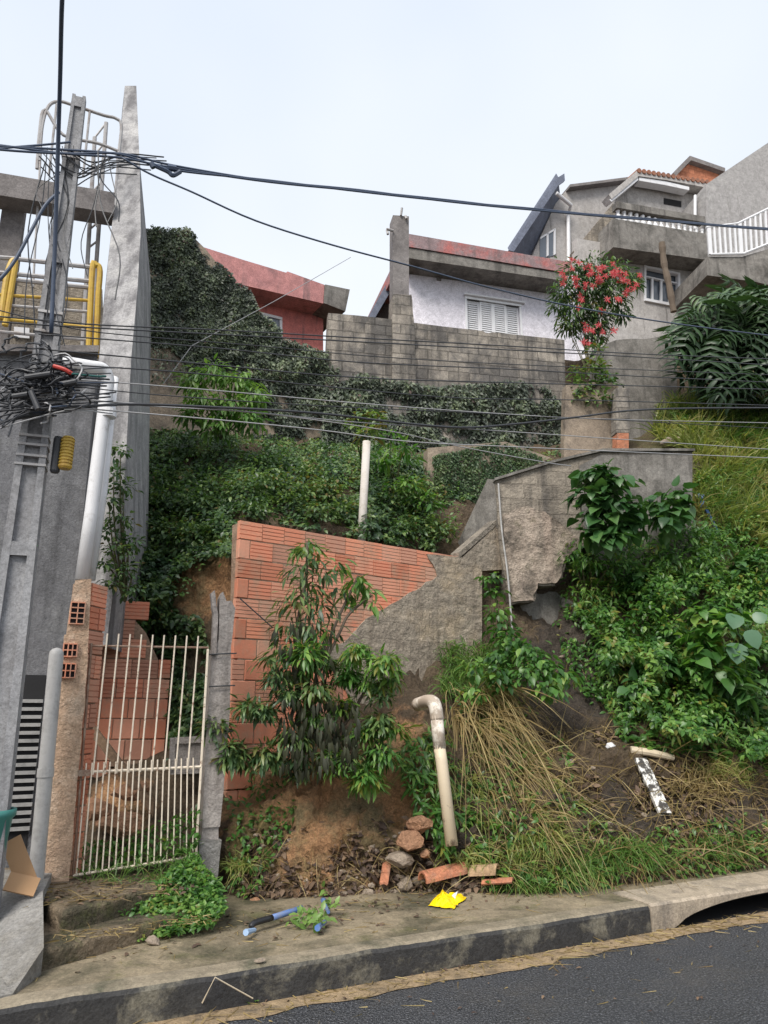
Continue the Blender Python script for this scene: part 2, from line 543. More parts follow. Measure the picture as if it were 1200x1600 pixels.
M_TILE = surf('clay_tile', (0.40, 0.17, 0.10), (0.26, 0.13, 0.09), 5, stain=(0.12, 0.10, 0.09), bs=30, bump=0.4)
M_ORANGE = surf('raw_brick_gable', (0.55, 0.22, 0.12), (0.48, 0.18, 0.10), 3, bs=30, bump=0.4, courses=(0.25, 0.2, 0.015, 0.75))
M_BROWN = surf('brown_board', (0.24, 0.16, 0.10), (0.16, 0.105, 0.07), 4, bs=25, bump=0.6)
M_SLAT = plain('grey_slat', (0.33, 0.325, 0.32), 0.6, dirt=(0.2, 0.2, 0.2))
M_WOOD = surf('weathered_wood', (0.42, 0.385, 0.36), (0.29, 0.255, 0.235), 3, streak=(0.12, 0.10, 0.09), stlo=0.46, bs=22, bump=0.8, bd=0.02)
M_DARK_IN = plain('dark_interior', (0.02, 0.02, 0.022), 0.9)
M_WHITE = plain('white_plastic', (0.70, 0.70, 0.72), 0.4, dirt=(0.45, 0.44, 0.43), dlo=0.55)
M_WHITEMETAL = plain('white_paint_metal', (0.72, 0.72, 0.74), 0.4)
M_GLASS = plain('window_glass', (0.10, 0.12, 0.15), 0.08, spec=0.8)
M_PVC = plain('old_pvc', (0.62, 0.52, 0.38), 0.5, dirt=(0.16, 0.12, 0.09), dsc=3.0, dlo=0.52, dhi=0.6)
M_GREYPIPE = plain('grey_pipe', (0.42, 0.41, 0.40), 0.5, dirt=(0.26, 0.25, 0.24))
M_BLACK = plain('black_cable', (0.038, 0.04, 0.046), 0.5)
M_CABLEB = plain('blue_grey_cable', (0.055, 0.075, 0.12), 0.5)
M_CABLEG = plain('pale_wire', (0.32, 0.32, 0.33), 0.5)
M_GATE = plain('cream_gate_paint', (0.80, 0.70, 0.57), 0.5, dirt=(0.20, 0.09, 0.05), dsc=14, dlo=0.56, dhi=0.66)
M_RUST = plain('rusty_steel', (0.22, 0.13, 0.09), 0.7, dirt=(0.4, 0.33, 0.26), dsc=14)
M_YEL = plain('yellow_paint', (0.50, 0.33, 0.05), 0.45, dirt=(0.35, 0.2, 0.05))
M_STEEL = plain('galvanised', (0.38, 0.37, 0.37), 0.45, dirt=(0.24, 0.2, 0.18))
M_BLUE = plain('blue_pipe', (0.08, 0.17, 0.42), 0.4, dirt=(0.2, 0.2, 0.22))
M_BLACKP = plain('black_pipe', (0.02, 0.02, 0.024), 0.4)
M_BAG = plain('yellow_bag', (0.85, 0.60, 0.005), 0.35)
M_CARD = plain('cardboard', (0.42, 0.25, 0.13), 0.8)
M_TEAL = plain('teal_plastic', (0.05, 0.20, 0.18), 0.4)
M_WPLANK = plain('flaked_white_paint', (0.72, 0.70, 0.66), 0.6, dirt=(0.05, 0.045, 0.04), dsc=9, dlo=0.47, dhi=0.53)
M_REDP = plain('red_sleeve', (0.40, 0.04, 0.03), 0.5)
M_TEALC = plain('teal_cable', (0.02, 0.10, 0.09), 0.5)
M_ROCK = surf('clay_lump', (0.40, 0.22, 0.13), (0.30, 0.16, 0.095), 6, stain=(0.24, 0.18, 0.12), bs=25, bump=1.0, bd=0.03)
M_PVCD = plain('grimy_pvc', (0.40, 0.33, 0.265), 0.6, dirt=(0.74, 0.68, 0.6), dsc=6, dlo=0.45, dhi=0.55)
M_LAND = surf('dirty_landing', (0.26, 0.20, 0.135), (0.17, 0.132, 0.09), 3.0, stain=(0.075, 0.065, 0.042), ssc=2.2, slo=0.44, shi=0.58, moss=(0.10, 0.11, 0.035), bs=30, bump=1.0, bd=0.03)
M_RUBBLE = surf('rubble', (0.33, 0.27, 0.21), (0.24, 0.19, 0.15), 6, bs=25, bump=1.0)
M_SHARD = surf('broken_clay', (0.50, 0.20, 0.11), (0.36, 0.15, 0.09), 8, stain=(0.22, 0.15, 0.11), ssc=6, bs=25, bump=0.6)

def brickmat():
    g = G('clay_brick')
    x = g.n('ShaderNodeNewGeometry')
    c = g.ramp(x.outputs['Random Per Island'], [(0.0, (0.50, 0.18, 0.105)), (0.25, (0.66, 0.25, 0.155)), (0.55, (0.74, 0.29, 0.175)), (0.8, (0.66, 0.33, 0.23)), (1.0, (0.40, 0.20, 0.14))])
    c = g.mix(g.ramp(g.noise(5, 8, 0.7), [(0.45, 0), (0.75, 0.6)]), c, (0.52, 0.27, 0.18))
    c = g.mix(g.ramp(g.noise(1.7, 7, 0.7), [(0.5, 0), (0.62, 0.7)]), c, (0.42, 0.30, 0.215))
    c = g.mix(g.ramp(g.noise(1.0, 6, 0.7, co=g.scale((4, 4, 0.5))), [(0.56, 0), (0.72, 0.6)]), c, (0.30, 0.15, 0.10))
    c = g.mix(g.ramp(g.noise(24, 4, 0.7), [(0.62, 0), (0.75, 0.5)]), c, (0.58, 0.40, 0.30))
    g.bump(g.noise(40, 5), 0.4, 0.008)
    return g.done(c, 0.85, 0.25)
M_BRICK = brickmat()

def soilmat():
    g = G('hillside_soil')
    a = g.attr('soil')
    s = g.n('ShaderNodeSeparateColor')
    g.l(a.outputs['Color'], s.inputs[0])
    n1 = g.noise(2.2, 8, 0.7)
    base = g.mix(g.ramp(n1, [(0.35, 0), (0.65, 1)]), (0.11, 0.08, 0.055), (0.19, 0.14, 0.09))
    org = g.mix(g.ramp(g.noise(3.5, 9, 0.75), [(0.32, 0), (0.62, 1)]), (0.40, 0.22, 0.115), (0.66, 0.37, 0.19))
    org = g.mix(g.ramp(g.noise(1.4, 6, 0.7), [(0.5, 0), (0.62, 1)]), org, (0.30, 0.23, 0.125))
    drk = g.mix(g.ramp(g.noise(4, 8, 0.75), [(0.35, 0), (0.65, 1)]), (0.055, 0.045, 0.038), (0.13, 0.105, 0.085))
    nn = g.math('MULTIPLY', g.math('SUBTRACT', g.noise(5, 6, 0.7), 0.5), 1.2)
    c = g.mix(g.ramp(g.math('ADD', s.outputs['Red'], nn), [(0.3, 0), (0.6, 1)]), base, org)
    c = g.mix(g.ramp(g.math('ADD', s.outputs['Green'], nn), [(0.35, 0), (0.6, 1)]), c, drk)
    c = g.mix(g.ramp(g.math('ADD', s.outputs['Blue'], nn), [(0.4, 0), (0.7, 0.8)]), c, (0.13, 0.13, 0.05))
    c = g.mix(1.0, c, g.ramp(g.noise(34, 7, 0.85), [(0.33, 0.4), (0.64, 1.4)]), 'MULTIPLY')
    h = g.math('ADD', g.math('ADD', g.math('MULTIPLY', g.noise(9, 8, 0.75), 1.6), g.math('MULTIPLY', g.voro(14), 0.8)), g.math('MULTIPLY', g.noise(32, 6, 0.8), 0.7))
    g.bump(h, 1.0, 0.07)
    return g.done(c, 0.9, 0.25)
M_SOIL = soilmat()

def roadmat():
    g = G('wet_asphalt')
    c = g.mix(g.ramp(g.noise(1.1, 6, 0.7), [(0.35, 0), (0.65, 1)]), (0.020, 0.022, 0.028), (0.034, 0.036, 0.043))
    v = g.voro(85)
    c = g.mix(g.ramp(g.noise(70, 4, 0.85), [(0.5, 0), (0.63, 1.0)]), c, (0.20, 0.205, 0.22))
    c = g.mix(g.ramp(g.noise(0.9, 7, 0.75), [(0.52, 0), (0.70, 0.6)]), c, (0.105, 0.095, 0.085))
    g.bump(g.math('ADD', v, g.noise(60, 4)), 1.0, 0.02)
    return g.done(c, g.ramp(g.noise(1.5, 5), [(0.35, 0.38), (0.7, 0.7)]), 0.5)
M_ROAD = roadmat()
M_SIDE = surf('wet_sidewalk', (0.30, 0.245, 0.165), (0.20, 0.162, 0.112), 2.0, stain=(0.075, 0.068, 0.042), ssc=1.1, slo=0.46, shi=0.62, moss=(0.105, 0.105, 0.04), bs=40, bump=0.6, rough=0.7, spec=0.4)
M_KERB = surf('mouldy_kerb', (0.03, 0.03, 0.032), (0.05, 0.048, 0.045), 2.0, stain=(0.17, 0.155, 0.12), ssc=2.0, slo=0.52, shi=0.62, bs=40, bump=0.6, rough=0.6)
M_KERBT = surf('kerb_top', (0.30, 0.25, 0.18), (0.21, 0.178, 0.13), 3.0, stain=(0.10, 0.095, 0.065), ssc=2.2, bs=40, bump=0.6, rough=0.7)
M_KERBN = surf('pale_kerb', (0.40, 0.33, 0.25), (0.32, 0.27, 0.21), 2.0, stain=(0.22, 0.19, 0.15), ssc=2.2, streak=(0.16, 0.14, 0.12), bs=40, bump=0.5, rough=0.7)
M_GUTTER = surf('gutter_mud', (0.38, 0.275, 0.165), (0.26, 0.19, 0.115), 4.0, stain=(0.11, 0.09, 0.065), ssc=4, bs=30, bump=1.0, bd=0.02)
M_RAMP = surf('cement_ramp', (0.31, 0.30, 0.285), (0.22, 0.21, 0.20), 3.0, stain=(0.20, 0.185, 0.16), ssc=2.0, bs=25, bump=1.0, bd=0.02)
M_GROUND = surf('far_ground', (0.12, 0.10, 0.07), (0.09, 0.08, 0.055), 0.3, bs=3, bump=0.3)

# ================================================================== SETTING
KA = np.array([-1.93, 4.44])
KD = np.array([math.cos(R(27)), math.sin(R(27))])
KN = np.array([-KD[1], KD[0]])

def S(s, t, z):
    q = KA + KD * s + KN * t
    return (q[0], q[1], z)

def st_of(p):
    d = np.asarray(p[:2]) - KA
    return float(d @ KD), float(d @ KN)

def strip(s0, s1, t0, t1, z, ds=0.12, jit0=0.0, jit1=0.0, sc=1.7):
    n = int((s1 - s0) / ds) + 1
    V, F = [], []
    for i in range(n):
        s = s0 + (s1 - s0) * i / (n - 1)
        a = t0 + jit0 * (mnoise.noise(Vector((s * sc, 1.3, 0))) + 0.6 * mnoise.noise(Vector((s * sc * 3.1, 4.3, 0))))
        b = t1 + jit1 * (mnoise.noise(Vector((s * sc, 7.7, 0))) + 0.5 * mnoise.noise(Vector((s * sc * 3, 2.7, 0))))
        V += [S(s, a, z), S(s, b, z)]
    F = [(2 * i, 2 * i + 2, 2 * i + 3, 2 * i + 1) for i in range(n - 1)]
    return V, F

mb = MB()
mb.add([(-140, -140, -0.06), (140, -140, -0.06), (140, 140, -0.06), (-140, 140, -0.06)], [(0, 1, 2, 3)])
mb.build('ground', M_GROUND, kind='structure')
V, F = strip(-40, 60, -9, 0.0, 0.0, ds=2)
emit('road', V, F, M_ROAD, kind='structure')
V, F = strip(-12, 22, -0.19, -0.002, 0.005, ds=0.04, jit0=0.08)
emit('gutter', V, F, M_GUTTER, kind='structure')
V, F = strip(-12, 22, 0.16, 5.0, 0.196, ds=0.5)
emit('sidewalk', V, F, M_SIDE, kind='structure')

# kerb: one worn run of poured kerb
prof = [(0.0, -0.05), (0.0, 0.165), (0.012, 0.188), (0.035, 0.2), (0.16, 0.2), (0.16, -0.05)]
V, F, mi = [], [], []
n = 300
for i in range(n + 1):
    s = -10.0 + 14.54 * i / n
    wv = 0.012 * mnoise.noise(Vector((s * 1.6, 3, 0))) + 0.008 * mnoise.noise(Vector((s * 6, 9, 0)))
    wz = 0.007 * mnoise.noise(Vector((s * 2.2, 5, 0))) + 0.006 * mnoise.noise(Vector((s * 9, 1, 0)))
    for k, (t, z) in enumerate(prof):
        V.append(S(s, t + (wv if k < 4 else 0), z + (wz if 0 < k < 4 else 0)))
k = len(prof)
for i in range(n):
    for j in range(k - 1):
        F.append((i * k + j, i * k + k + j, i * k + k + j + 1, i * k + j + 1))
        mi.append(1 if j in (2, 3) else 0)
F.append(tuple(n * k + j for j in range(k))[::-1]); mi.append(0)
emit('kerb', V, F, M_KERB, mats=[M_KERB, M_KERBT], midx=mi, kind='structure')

# drain inlet kerb, cut by a low arched mouth
mb = MB()
s0, s1, oc, oa, oh = 4.55, 9.0, 5.95, 1.12, 0.155
N = 60
def mouth(s):
    q = 1 - ((s - oc) / oa) ** 2
    return oh * math.sqrt(q) if q > 0 else 0.0
for i in range(N):
    a, b = s0 + (s1 - s0) * i / N, s0 + (s1 - s0) * (i + 1) / N
    ha, hb = mouth(a) - 0.002, mouth(b) - 0.002
    front = [S(a, 0, ha), S(b, 0, hb), S(b, 0, 0.185), S(a, 0, 0.185)]
    back = [S(a, 0.09, ha), S(b, 0.09, hb), S(b, 0.09, 0.185), S(a, 0.09, 0.185)]
    mb.add(front, [(0, 1, 2, 3)])
    mb.add([front[0], front[1], back[1], back[0]], [(3, 2, 1, 0)])
    mb.add([S(a, 0, 0.185), S(b, 0, 0.185), S(b, 0.02, 0.203), S(a, 0.02, 0.203)], [(0, 1, 2, 3)])
    mb.add([S(a, 0.02, 0.203), S(b, 0.02, 0.203), S(b, 0.42, 0.208), S(a, 0.42, 0.208)], [(0, 1, 2, 3)])
mb.add([S(s0, 0, 0), S(s0, 0, 0.185), S(s0, 0.02, 0.203), S(s0, 0.42, 0.208), S(s0, 0.42, 0)], [(0, 1, 2, 3, 4)])
mb.build('kerb_inlet', M_KERBN, kind='structure')
mb = MB()
mb.add([S(s0 + .1, 0.5, -0.05), S(s1, 0.5, -0.05), S(s1, 0.5, 0.19), S(s0 + .1, 0.5, 0.19)], [(0, 1, 2, 3)])
mb.add([S(s0 + .1, 0.004, -0.02), S(s1, 0.004, -0.02), S(s1, 0.5, -0.02), S(s0 + .1, 0.5, -0.02)], [(0, 1, 2, 3)])
mb.build('drain_pit', M_DARK_IN, kind='structure')

# ------------------------------------------------------------------ hillside terrain
COLS = {
 -900: [(1395, None), (1300, 7.6), (1150, 8.4), (1000, 9.2), (900, 9.6), (800, 10.2), (700, 11), (600, 12), (560, 12.6)],
 60:   [(1395, None), (1300, 7.6), (1150, 8.4), (1000, 9.0), (900, 9.4), (800, 10.0), (700, 11.0), (640, 12.0), (560, 12.6)],
 140:  [(1395, None), (1330, 6.9), (1250, 7.3), (1170, 8.1), (1000, 8.5), (900, 8.9), (800, 9.5), (700, 10.4), (650, 11.6), (560, 12.4)],
 260:  [(1395, None), (1330, 6.9), (1250, 7.3), (1170, 8.0), (1000, 8.5), (950, 8.6), (880, 8.8), (800, 9.5), (700, 10.6), (650, 11.9), (560, 12.8)],
 325:  [(1390, None), (1300, 6.98), (1200, 7.45), (1100, 7.9), (950, 8.2), (880, 8.45), (850, 8.8), (700, 10.8), (660, 12.3), (560, 13.2)],
 380:  [(1405, None), (1300, 6.95), (1262, 7.1), (1250, 7.5), (1150, 7.7), (900, 8.1), (850, 8.4), (800, 8.8), (710, 10.8), (665, 12.6), (560, 13.6)],
 440:  [(1404, None), (1370, 6.85), (1300, 7.0), (1215, 7.15), (1195, 7.75), (1150, 7.85), (1100, 8.1), (900, 8.4), (840, 8.8), (715, 10.8), (670, 12.7), (560, 13.8)],
 500:  [(1402, None), (1370, 6.9), (1300, 7.05), (1200, 7.3), (1150, 7.75), (1100, 8.15), (900, 8.6), (830, 9.0), (720, 10.9), (680, 12.8), (560, 14.0)],
 640:  [(1392, None), (1300, 7.1), (1200, 7.35), (1110, 7.9), (1080, 8.5), (1040, 8.9), (900, 9.5), (850, 9.8), (720, 11.4), (690, 13.0), (560, 14.2)],
 760:  [(1396, None), (1320, 7.15), (1250, 7.5), (1100, 8.2), (1050, 8.7), (1000, 9.4), (900, 9.9), (860, 10.3), (800, 10.9), (730, 11.8), (700, 13.2), (560, 14.4)],
 860:  [(1395, None), (1300, 7.25), (1200, 7.8), (1150, 8.3), (1100, 8.95), (1000, 9.6), (950, 10.0), (900, 10.3), (800, 10.9), (720, 11.9), (690, 13.2), (560, 14.5)],
 960:  [(1385, None), (1300, 7.5), (1200, 8.0), (1150, 8.4), (1100, 9.0), (1000, 9.4), (950, 9.7), (900, 10.1), (800, 10.8), (710, 11.9), (670, 13.4), (560, 14.5)],
 1080: [(1372, None), (1300, 7.75), (1200, 8.3), (1150, 8.6), (1000, 9.3), (900, 9.9), (800, 10.5), (700, 11.5), (600, 13.1), (560, 13.6)],
 1200: [(1355, None), (1300, 8.05), (1200, 8.6), (1150, 8.9), (1000, 9.6), (850, 10.5), (700, 11.9), (600, 13.4), (560, 14.0)],
 2200: [(1250, None), (1200, 11.5), (1150, 12), (1000, 13), (850, 14), (700, 15.5), (600, 17), (560, 17.5)],
}
_ck = sorted(COLS)
_cols = []
for k in _ck:
    c = [(py, (Yz(py, 0.19) if Y is None else Y)) for py, Y in COLS[k]]
    _cols.append((np.array([p for p, _ in c][::-1], float), np.array([y for _, y in c][::-1], float)))
_base = np.array([c[0].max() for c in _cols])

def base_py(px):
    return np.interp(px, _ck, _base)

def Yt(px, py):
    """distance of the hillside at a picture position"""
    px = np.atleast_1d(np.asarray(px, float)); py = np.atleast_1d(np.asarray(py, float))
    bp = base_py(px)
    t = (bp - py) / (bp - 560.0)
    vals = np.stack([np.interp(c[0].max() - t * (c[0].max() - 560.0), c[0], c[1]) for c in _cols], 0)
    i = np.clip(np.searchsorted(_ck, px) - 1, 0, len(_ck) - 2)
    k = np.array(_ck, float)
    f = np.clip((px - k[i]) / (k[i + 1] - k[i]), 0, 1)
    j = np.arange(len(px))
    return vals[i, j] * (1 - f) + vals[i + 1, j] * f

def T(px, py, off=0.0):
    return P(px, py, float(Yt(px, py)[0]) - off)

pxs = np.concatenate([np.linspace(-900, -60, 12), np.arange(-40, 1246, 7.0), np.linspace(1270, 2200, 14)])
ts = np.concatenate([[-0.06, -0.03], np.linspace(0, 1, 140)])
gx, gt = np.meshgrid(pxs, ts)
bp = base_py(gx)
gp = bp - np.clip(gt, 0, 1) * (bp - 560)
gY = Yt(gx.ravel(), gp.ravel())
pos = Pn(gx.ravel(), gp.ravel(), gY)
tt = gt.ravel()
for i in range(len(pos)):
    v = Vector(pos[i])
    if tt[i] < 0:
        pos[i] += np.array([0, -tt[i] * 4, tt[i] * 6]); continue
    if not (-80 < gx.ravel()[i] < 1280):
        continue
    k = min(1.0, 0.15 + tt[i] * 8)
    d = 0.13 * mnoise.noise(v * 1.3) + 0.085 * mnoise.noise(v * 3.4 + Vector((9, 0, 0))) + 0.04 * mnoise.noise(v * 9) + 0.022 * mnoise.noise(v * 22)
    r = abs(mnoise.noise(v * 2.6 + Vector((0, 5, 0))))
    d += 0.10 * (0.25 - r)
    if gx.ravel()[i] > 330 and gp.ravel()[i] > 930:
        r2 = abs(mnoise.noise(Vector((v.x * 4.5, v.y * 4.5, v.z * 2.6))))
        d += 0.16 * (0.22 - r2) + 0.03 * mnoise.noise(v * 30) - 0.05 * (mnoise.cell(Vector((v.x * 5, v.y * 3, v.z * 7 + 2 * mnoise.noise(v * 2)))) - .5)
    pos[i] += np.array([0.1, -0.75, 0.65]) * d * k
# beyond the retaining walls the hill goes on behind the houses
ncol = len(pxs)
extra = []
for Yx in (15, 18, 23, 30, 45, 70):
    pyx = np.interp(pxs, [-900, 900, 960, 1200, 2200], [600, 600, 560, 545, 545])
    e = Pn(pxs, pyx, np.full(ncol, float(Yx)))
    e[:, 2] = np.minimum(e[:, 2], 14.0)
    extra.append(e)
pos = np.concatenate([pos] + extra)
nr = len(ts) + 6
idx = np.arange(nr * ncol).reshape(nr, ncol)
F = np.stack([idx[:-1, :-1].ravel(), idx[:-1, 1:].ravel(), idx[1:, 1:].ravel(), idx[1:, :-1].ravel()], -1)
fx = np.concatenate([gx.ravel(), np.tile(pxs, 6)]); fy = np.concatenate([gp.ravel(), np.full(6 * ncol, 580.0)])
def blob(x, y, rx, ry):
    return np.clip(1.25 - np.sqrt(((fx - x) / rx) ** 2 + ((fy - y) / ry) ** 2), 0, 1)
org = np.maximum.reduce([blob(520, 1290, 190, 130), blob(310, 905, 75, 75), blob(620, 1240, 90, 140), blob(190, 1260, 60, 60), blob(400, 1240, 60, 60)])
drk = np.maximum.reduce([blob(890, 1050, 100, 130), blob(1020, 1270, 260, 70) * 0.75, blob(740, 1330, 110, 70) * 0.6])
mos = np.maximum.reduce([blob(400, 1330, 70, 110) * 0.8, blob(1100, 760, 160, 180)])
rgba = np.stack([org, drk, mos, np.ones_like(org)], -1)
emit('hillside', pos, F, M_SOIL, origin=(0, 6, 0), smooth=False, attrs={'soil': ('POINT', 'FLOAT_COLOR', rgba)}, kind='structure')

# ================================================================== WALLS
BW = Plane(375, 812, 7.3, 37.8)
ztop = BW.uv(375, 812)[1]

def ridged(mb, pl, u0, u1, z0, z1, f, nr=5, d=0.008):
    """one hollow clay block laid on its side: front face ribbed with sunk grooves"""
    prof = [(z0, f - 0.06)]
    h = (z1 - z0) / nr
    for i in range(nr):
        a, b = z0 + i * h, z0 + (i + 1) * h
        prof += [(a + 0.002, f - d), (a + 0.0045, f), (b - 0.0045, f), (b - 0.002, f - d)]
    prof += [(z1, f - 0.06)]
    k = len(prof)
    V = [pl.pt(u0, z, o) for z, o in prof] + [pl.pt(u1, z, o) for z, o in prof]
    F = [(i, k + i, k + i + 1, i + 1) for i in range(k - 1)]
    F += [tuple(range(k))[::-1], tuple(range(k, 2 * k))]
    mb.add(V, F)

def smoothbrick(mb, pl, u0, u1, z0, z1, f):
    c = 0.006
    V = [pl.pt(u0, z0, f - 0.06), pl.pt(u1, z0, f - 0.06), pl.pt(u1, z1, f - 0.06), pl.pt(u0, z1, f - 0.06),
         pl.pt(u0, z0, f - c), pl.pt(u1, z0, f - c), pl.pt(u1, z1, f - c), pl.pt(u0, z1, f - c),
         pl.pt(u0 + c, z0 + c, f), pl.pt(u1 - c, z0 + c, f), pl.pt(u1 - c, z1 - c, f), pl.pt(u0 + c, z1 - c, f)]
    F = [(8, 9, 10, 11)]
    for i in range(4):
        j = (i + 1) % 4
        F += [(i, j, 4 + j, 4 + i), (4 + i, 4 + j, 8 + j, 8 + i)]
    mb.add(V, F)

def lay(mb, pl, zt, rows, ulo, uhi, inside, ribbed, bw=0.262, pitch=0.2, seed=1):
    rd = random.Random(seed)
    for r in range(rows):
        z1 = zt - r * pitch
        z0 = z1 - pitch + 0.009
        u = ulo - (0.13 if r % 2 else 0.0)
        while u < uhi:
            e = u + bw
            a, b = max(u, ulo) + 0.004, min(e, uhi) - 0.004
            if b - a > 0.05 and inside((a + b) / 2, (z0 + z1) / 2, r):
                jz, jf = rd.uniform(-0.003, 0.003), rd.uniform(-0.006, 0.004)
                if ribbed(u, r, rd):
                    ridged(mb, pl, a, b, z0 + jz, z1 + jz, jf, nr=rd.choice((4, 5, 5)))
                else:
                    smoothbrick(mb, pl, a, b, z0 + jz, z1 + jz, jf)
            u = e

wall_o = thing('brick_wall', BW.pt(0, BW.uv(370, 1215)[1], 0), 'orange hollow-brick retaining wall half smeared with grey cement, behind the tall shrub', 'wall', ang=BW.ang)
uend = BW.uv(722, 872)[0]
mb = MB()
lay(mb, BW, ztop, 14, 0.0, uend, lambda u, z, r: True, lambda u, r, rd: r < 6 and not (u < 0.02 and r % 2) or rd.random() < 0.1)
mb.build('brickwork', M_BRICK, wall_o)
mb = MB()
mb.ppoly(BW, [(377, 815), (721, 874), (776, 822), (790, 835), (790, 890), (753, 892), (753, 1130), (368, 1215)], -0.2, -0.008)
mb.build('mortar', M_MORTAR, wall_o)
def rag(pts, amp=3.0, k=4, seed=0, closed=True):
    """roughen a picture outline"""
    o = []
    for i in range(len(pts)):
        a, b = np.array(pts[i], float), np.array(pts[(i + 1) % len(pts)], float)
        for j in range(k if closed or i < len(pts) - 1 else 1):
            q = a + (b - a) * j / k
            n = mnoise.noise_vector(Vector((q[0] * 0.09, q[1] * 0.09, seed)))
            o.append((q[0] + n.x * amp, q[1] + n.y * amp))
    return o
mb = MB()
mb.ppoly(BW, [(722, 871), (776, 820), (790, 835), (790, 890), (752, 892), (752, 1012), (748, 1120), (560, 1130)] +
         rag([(530, 1060), (508, 1012), (536, 1004), (571, 967), (610, 945), (648, 922), (684, 900), (668, 866)], 4, 4)[:-3], -0.05, 0.014)
mb.build('cement_render', M_STUCCO, wall_o)
# sloping coping up to the corner
mb = MB()
a, b = BW.hit(716, 872, 0.02), BW.hit(780, 816, 0.02)
n2 = np.array([BW.n[0], BW.n[1], 0]) * 0.16
up = np.array([0, 0, 0.075])
mb.hexa([a, b, b + n2, a + n2], [a + up, b + up, b + n2 + up, a + n2 + up])
mb.build('coping', M_STUCCO2, wall_o)

SPL = Plane(778, 800, 9.55, 8)
pan = thing('stucco_wall', SPL.pt(1.2, SPL.uv(860, 940)[1], 0), 'tall grey stuccoed wall with broken undercut foot, above the dark cut bank', 'wall', ang=SPL.ang)
mb = MB()
mb.ppoly(SPL, [(774, 752), (860, 725), (940, 707), (1082, 707), (1082, 900), (960, 905), (915, 850)] + rag([(884, 878), (879, 903), (868, 907), (866, 915), (840, 916), (836, 940), (800, 944), (790, 915), (780, 860)], 3, 3, closed=False), -0.30, 0)
mb.build('wall_body', M_STUCCO2, pan)
mb = MB()
mb.ppoly(SPL, rag([(784, 805), (820, 792), (850, 800), (885, 828), (908, 850), (881, 876), (876, 902), (866, 911), (839, 913), (834, 938), (801, 941), (791, 905)], 4, 4, 3), -0.05, 0.035)
mb.build('old_render', M_OLDPL, pan)
mb = MB()
mb.ppoly(SPL, [(905, 728), (938, 711), (1081, 710), (1081, 899), (962, 904), (918, 852), (908, 800)], -0.05, 0.012)
mb.build('dark_render', M_CONC, pan)
mb = MB()
for q in (((772, 752), (860, 725)), ((860, 725), (940, 706)), ((940, 706), (1083, 706))):
    a, b = SPL.hit(*q[0], 0.05), SPL.hit(*q[1], 0.05)
    n2 = np.array([SPL.n[0], SPL.n[1], 0]) * 0.3
    up = np.array([0, 0, 0.035])
    mb.hexa([a, b, b + n2, a + n2], [a + up, b + up, b + n2 + up, a + n2 + up])
mb.build('coping', M_CONC, pan)
mb = MB()
mb.tube(spline([SPL.hit(777, 757, 0.05), SPL.hit(782, 830, 0.06), SPL.hit(790, 900, 0.09), SPL.hit(797, 1000, 0.12)]), 0.012)
mb.build('drain_hose', M_GREYPIPE, pan)
SIDE = Plane(775, 800, 9.58, 128)
mb = MB()
mb.ppoly(SIDE, [(776, 750), (762, 748), (700, 880), (730, 880), (776, 825)], 0.0, 0.14)
emit('stair_wall', mb.V, mb.F, M_CONC, label='dark grey triangular stair flank wall left of the stuccoed corner', cat='wall')
mb = MB()
mb.ppoly(SPL, rag([(800, 950), (838, 924), (878, 921), (908, 938), (904, 966), (860, 978), (815, 972)], 5, 4, 5), -0.6, -0.24)
mb.build('footing_block', M_CONC, label='broken grey concrete footing block under the undercut wall', cat='footing')

IW = Plane(300, 500, 11.2, 25)
mb = MB()
IWP = [(200, 362), (240, 361), (298, 366), (322, 390), (350, 425), (390, 462), (398, 490), (440, 526), (475, 541), (516, 552), (600, 575), (600, 730), (190, 760)]
mb.ppoly(IW, IWP, -0.3, 0)
mb.build('stepped_wall', M_IVYWALL, label='soiled stepped wall under ivy beside the tall concrete fin', cat='wall')

BK = Plane(700, 550, 12.6, 12)
mb = MB()
mb.ppoly(BK, [(513, 489), (560, 493), (613, 499), (645, 504), (700, 511), (755, 517), (760, 521), (770, 519), (826, 525), (882, 531), (884, 640), (884, 760), (500, 760)], -0.2, 0)
mb.build('block_wall', M_BLOCK, ang=BK.ang, label='long weathered concrete block wall below the white house', cat='wall')
BR = Plane(930, 650, 12.0, 6)
mb = MB()
mb.ppoly(BR, [(884, 602), (930, 597), (966, 600), (968, 720), (880, 760)], -0.2, 0)
mb.build('retaining_wall', M_IVYWALL, ang=BR.ang, label='brown stained retaining wall at the right end of the ivy', cat='wall')
GW = Plane(990, 600, 12.7, 10)
mb = MB()
mb.ppoly(GW, rag([(930, 545), (962, 531), (1030, 527), (1058, 536)], 2, 3)[:-2] + [(1058, 720), (930, 720)], -0.25, 0)
mb.build('cement_wall', M_GREYW if False else M_CONC, label='dark mossy cement wall below the red-flowered shrub', cat='wall')
q = Plane(975, 650, 11.7, 8)
post = thing('block_column', q.hit(974, 705), 'short block column with an orange brick foot above the stuccoed wall', 'column', ang=q.ang)
mb = MB()
mb.ppoly(q, [(963, 606), (984, 606), (984, 676), (963, 676)], -0.2, 0)
mb.build('shaft', M_BLOCK, post)
mb = MB()
mb.ppoly(q, [(964, 677), (982, 677), (982, 703), (964, 703)], -0.18, 0.01)
mb.build('brick_foot', M_SHARD, post)
mb = MB()
mb.rock(T(1055, 692, 0.1), 0.22, (1.2, 0.8, 0.6), 4)
mb.build('boulder', M_RUBBLE, smooth=True, label='pale boulder in the tall grass beside the stuccoed wall', cat='rock')

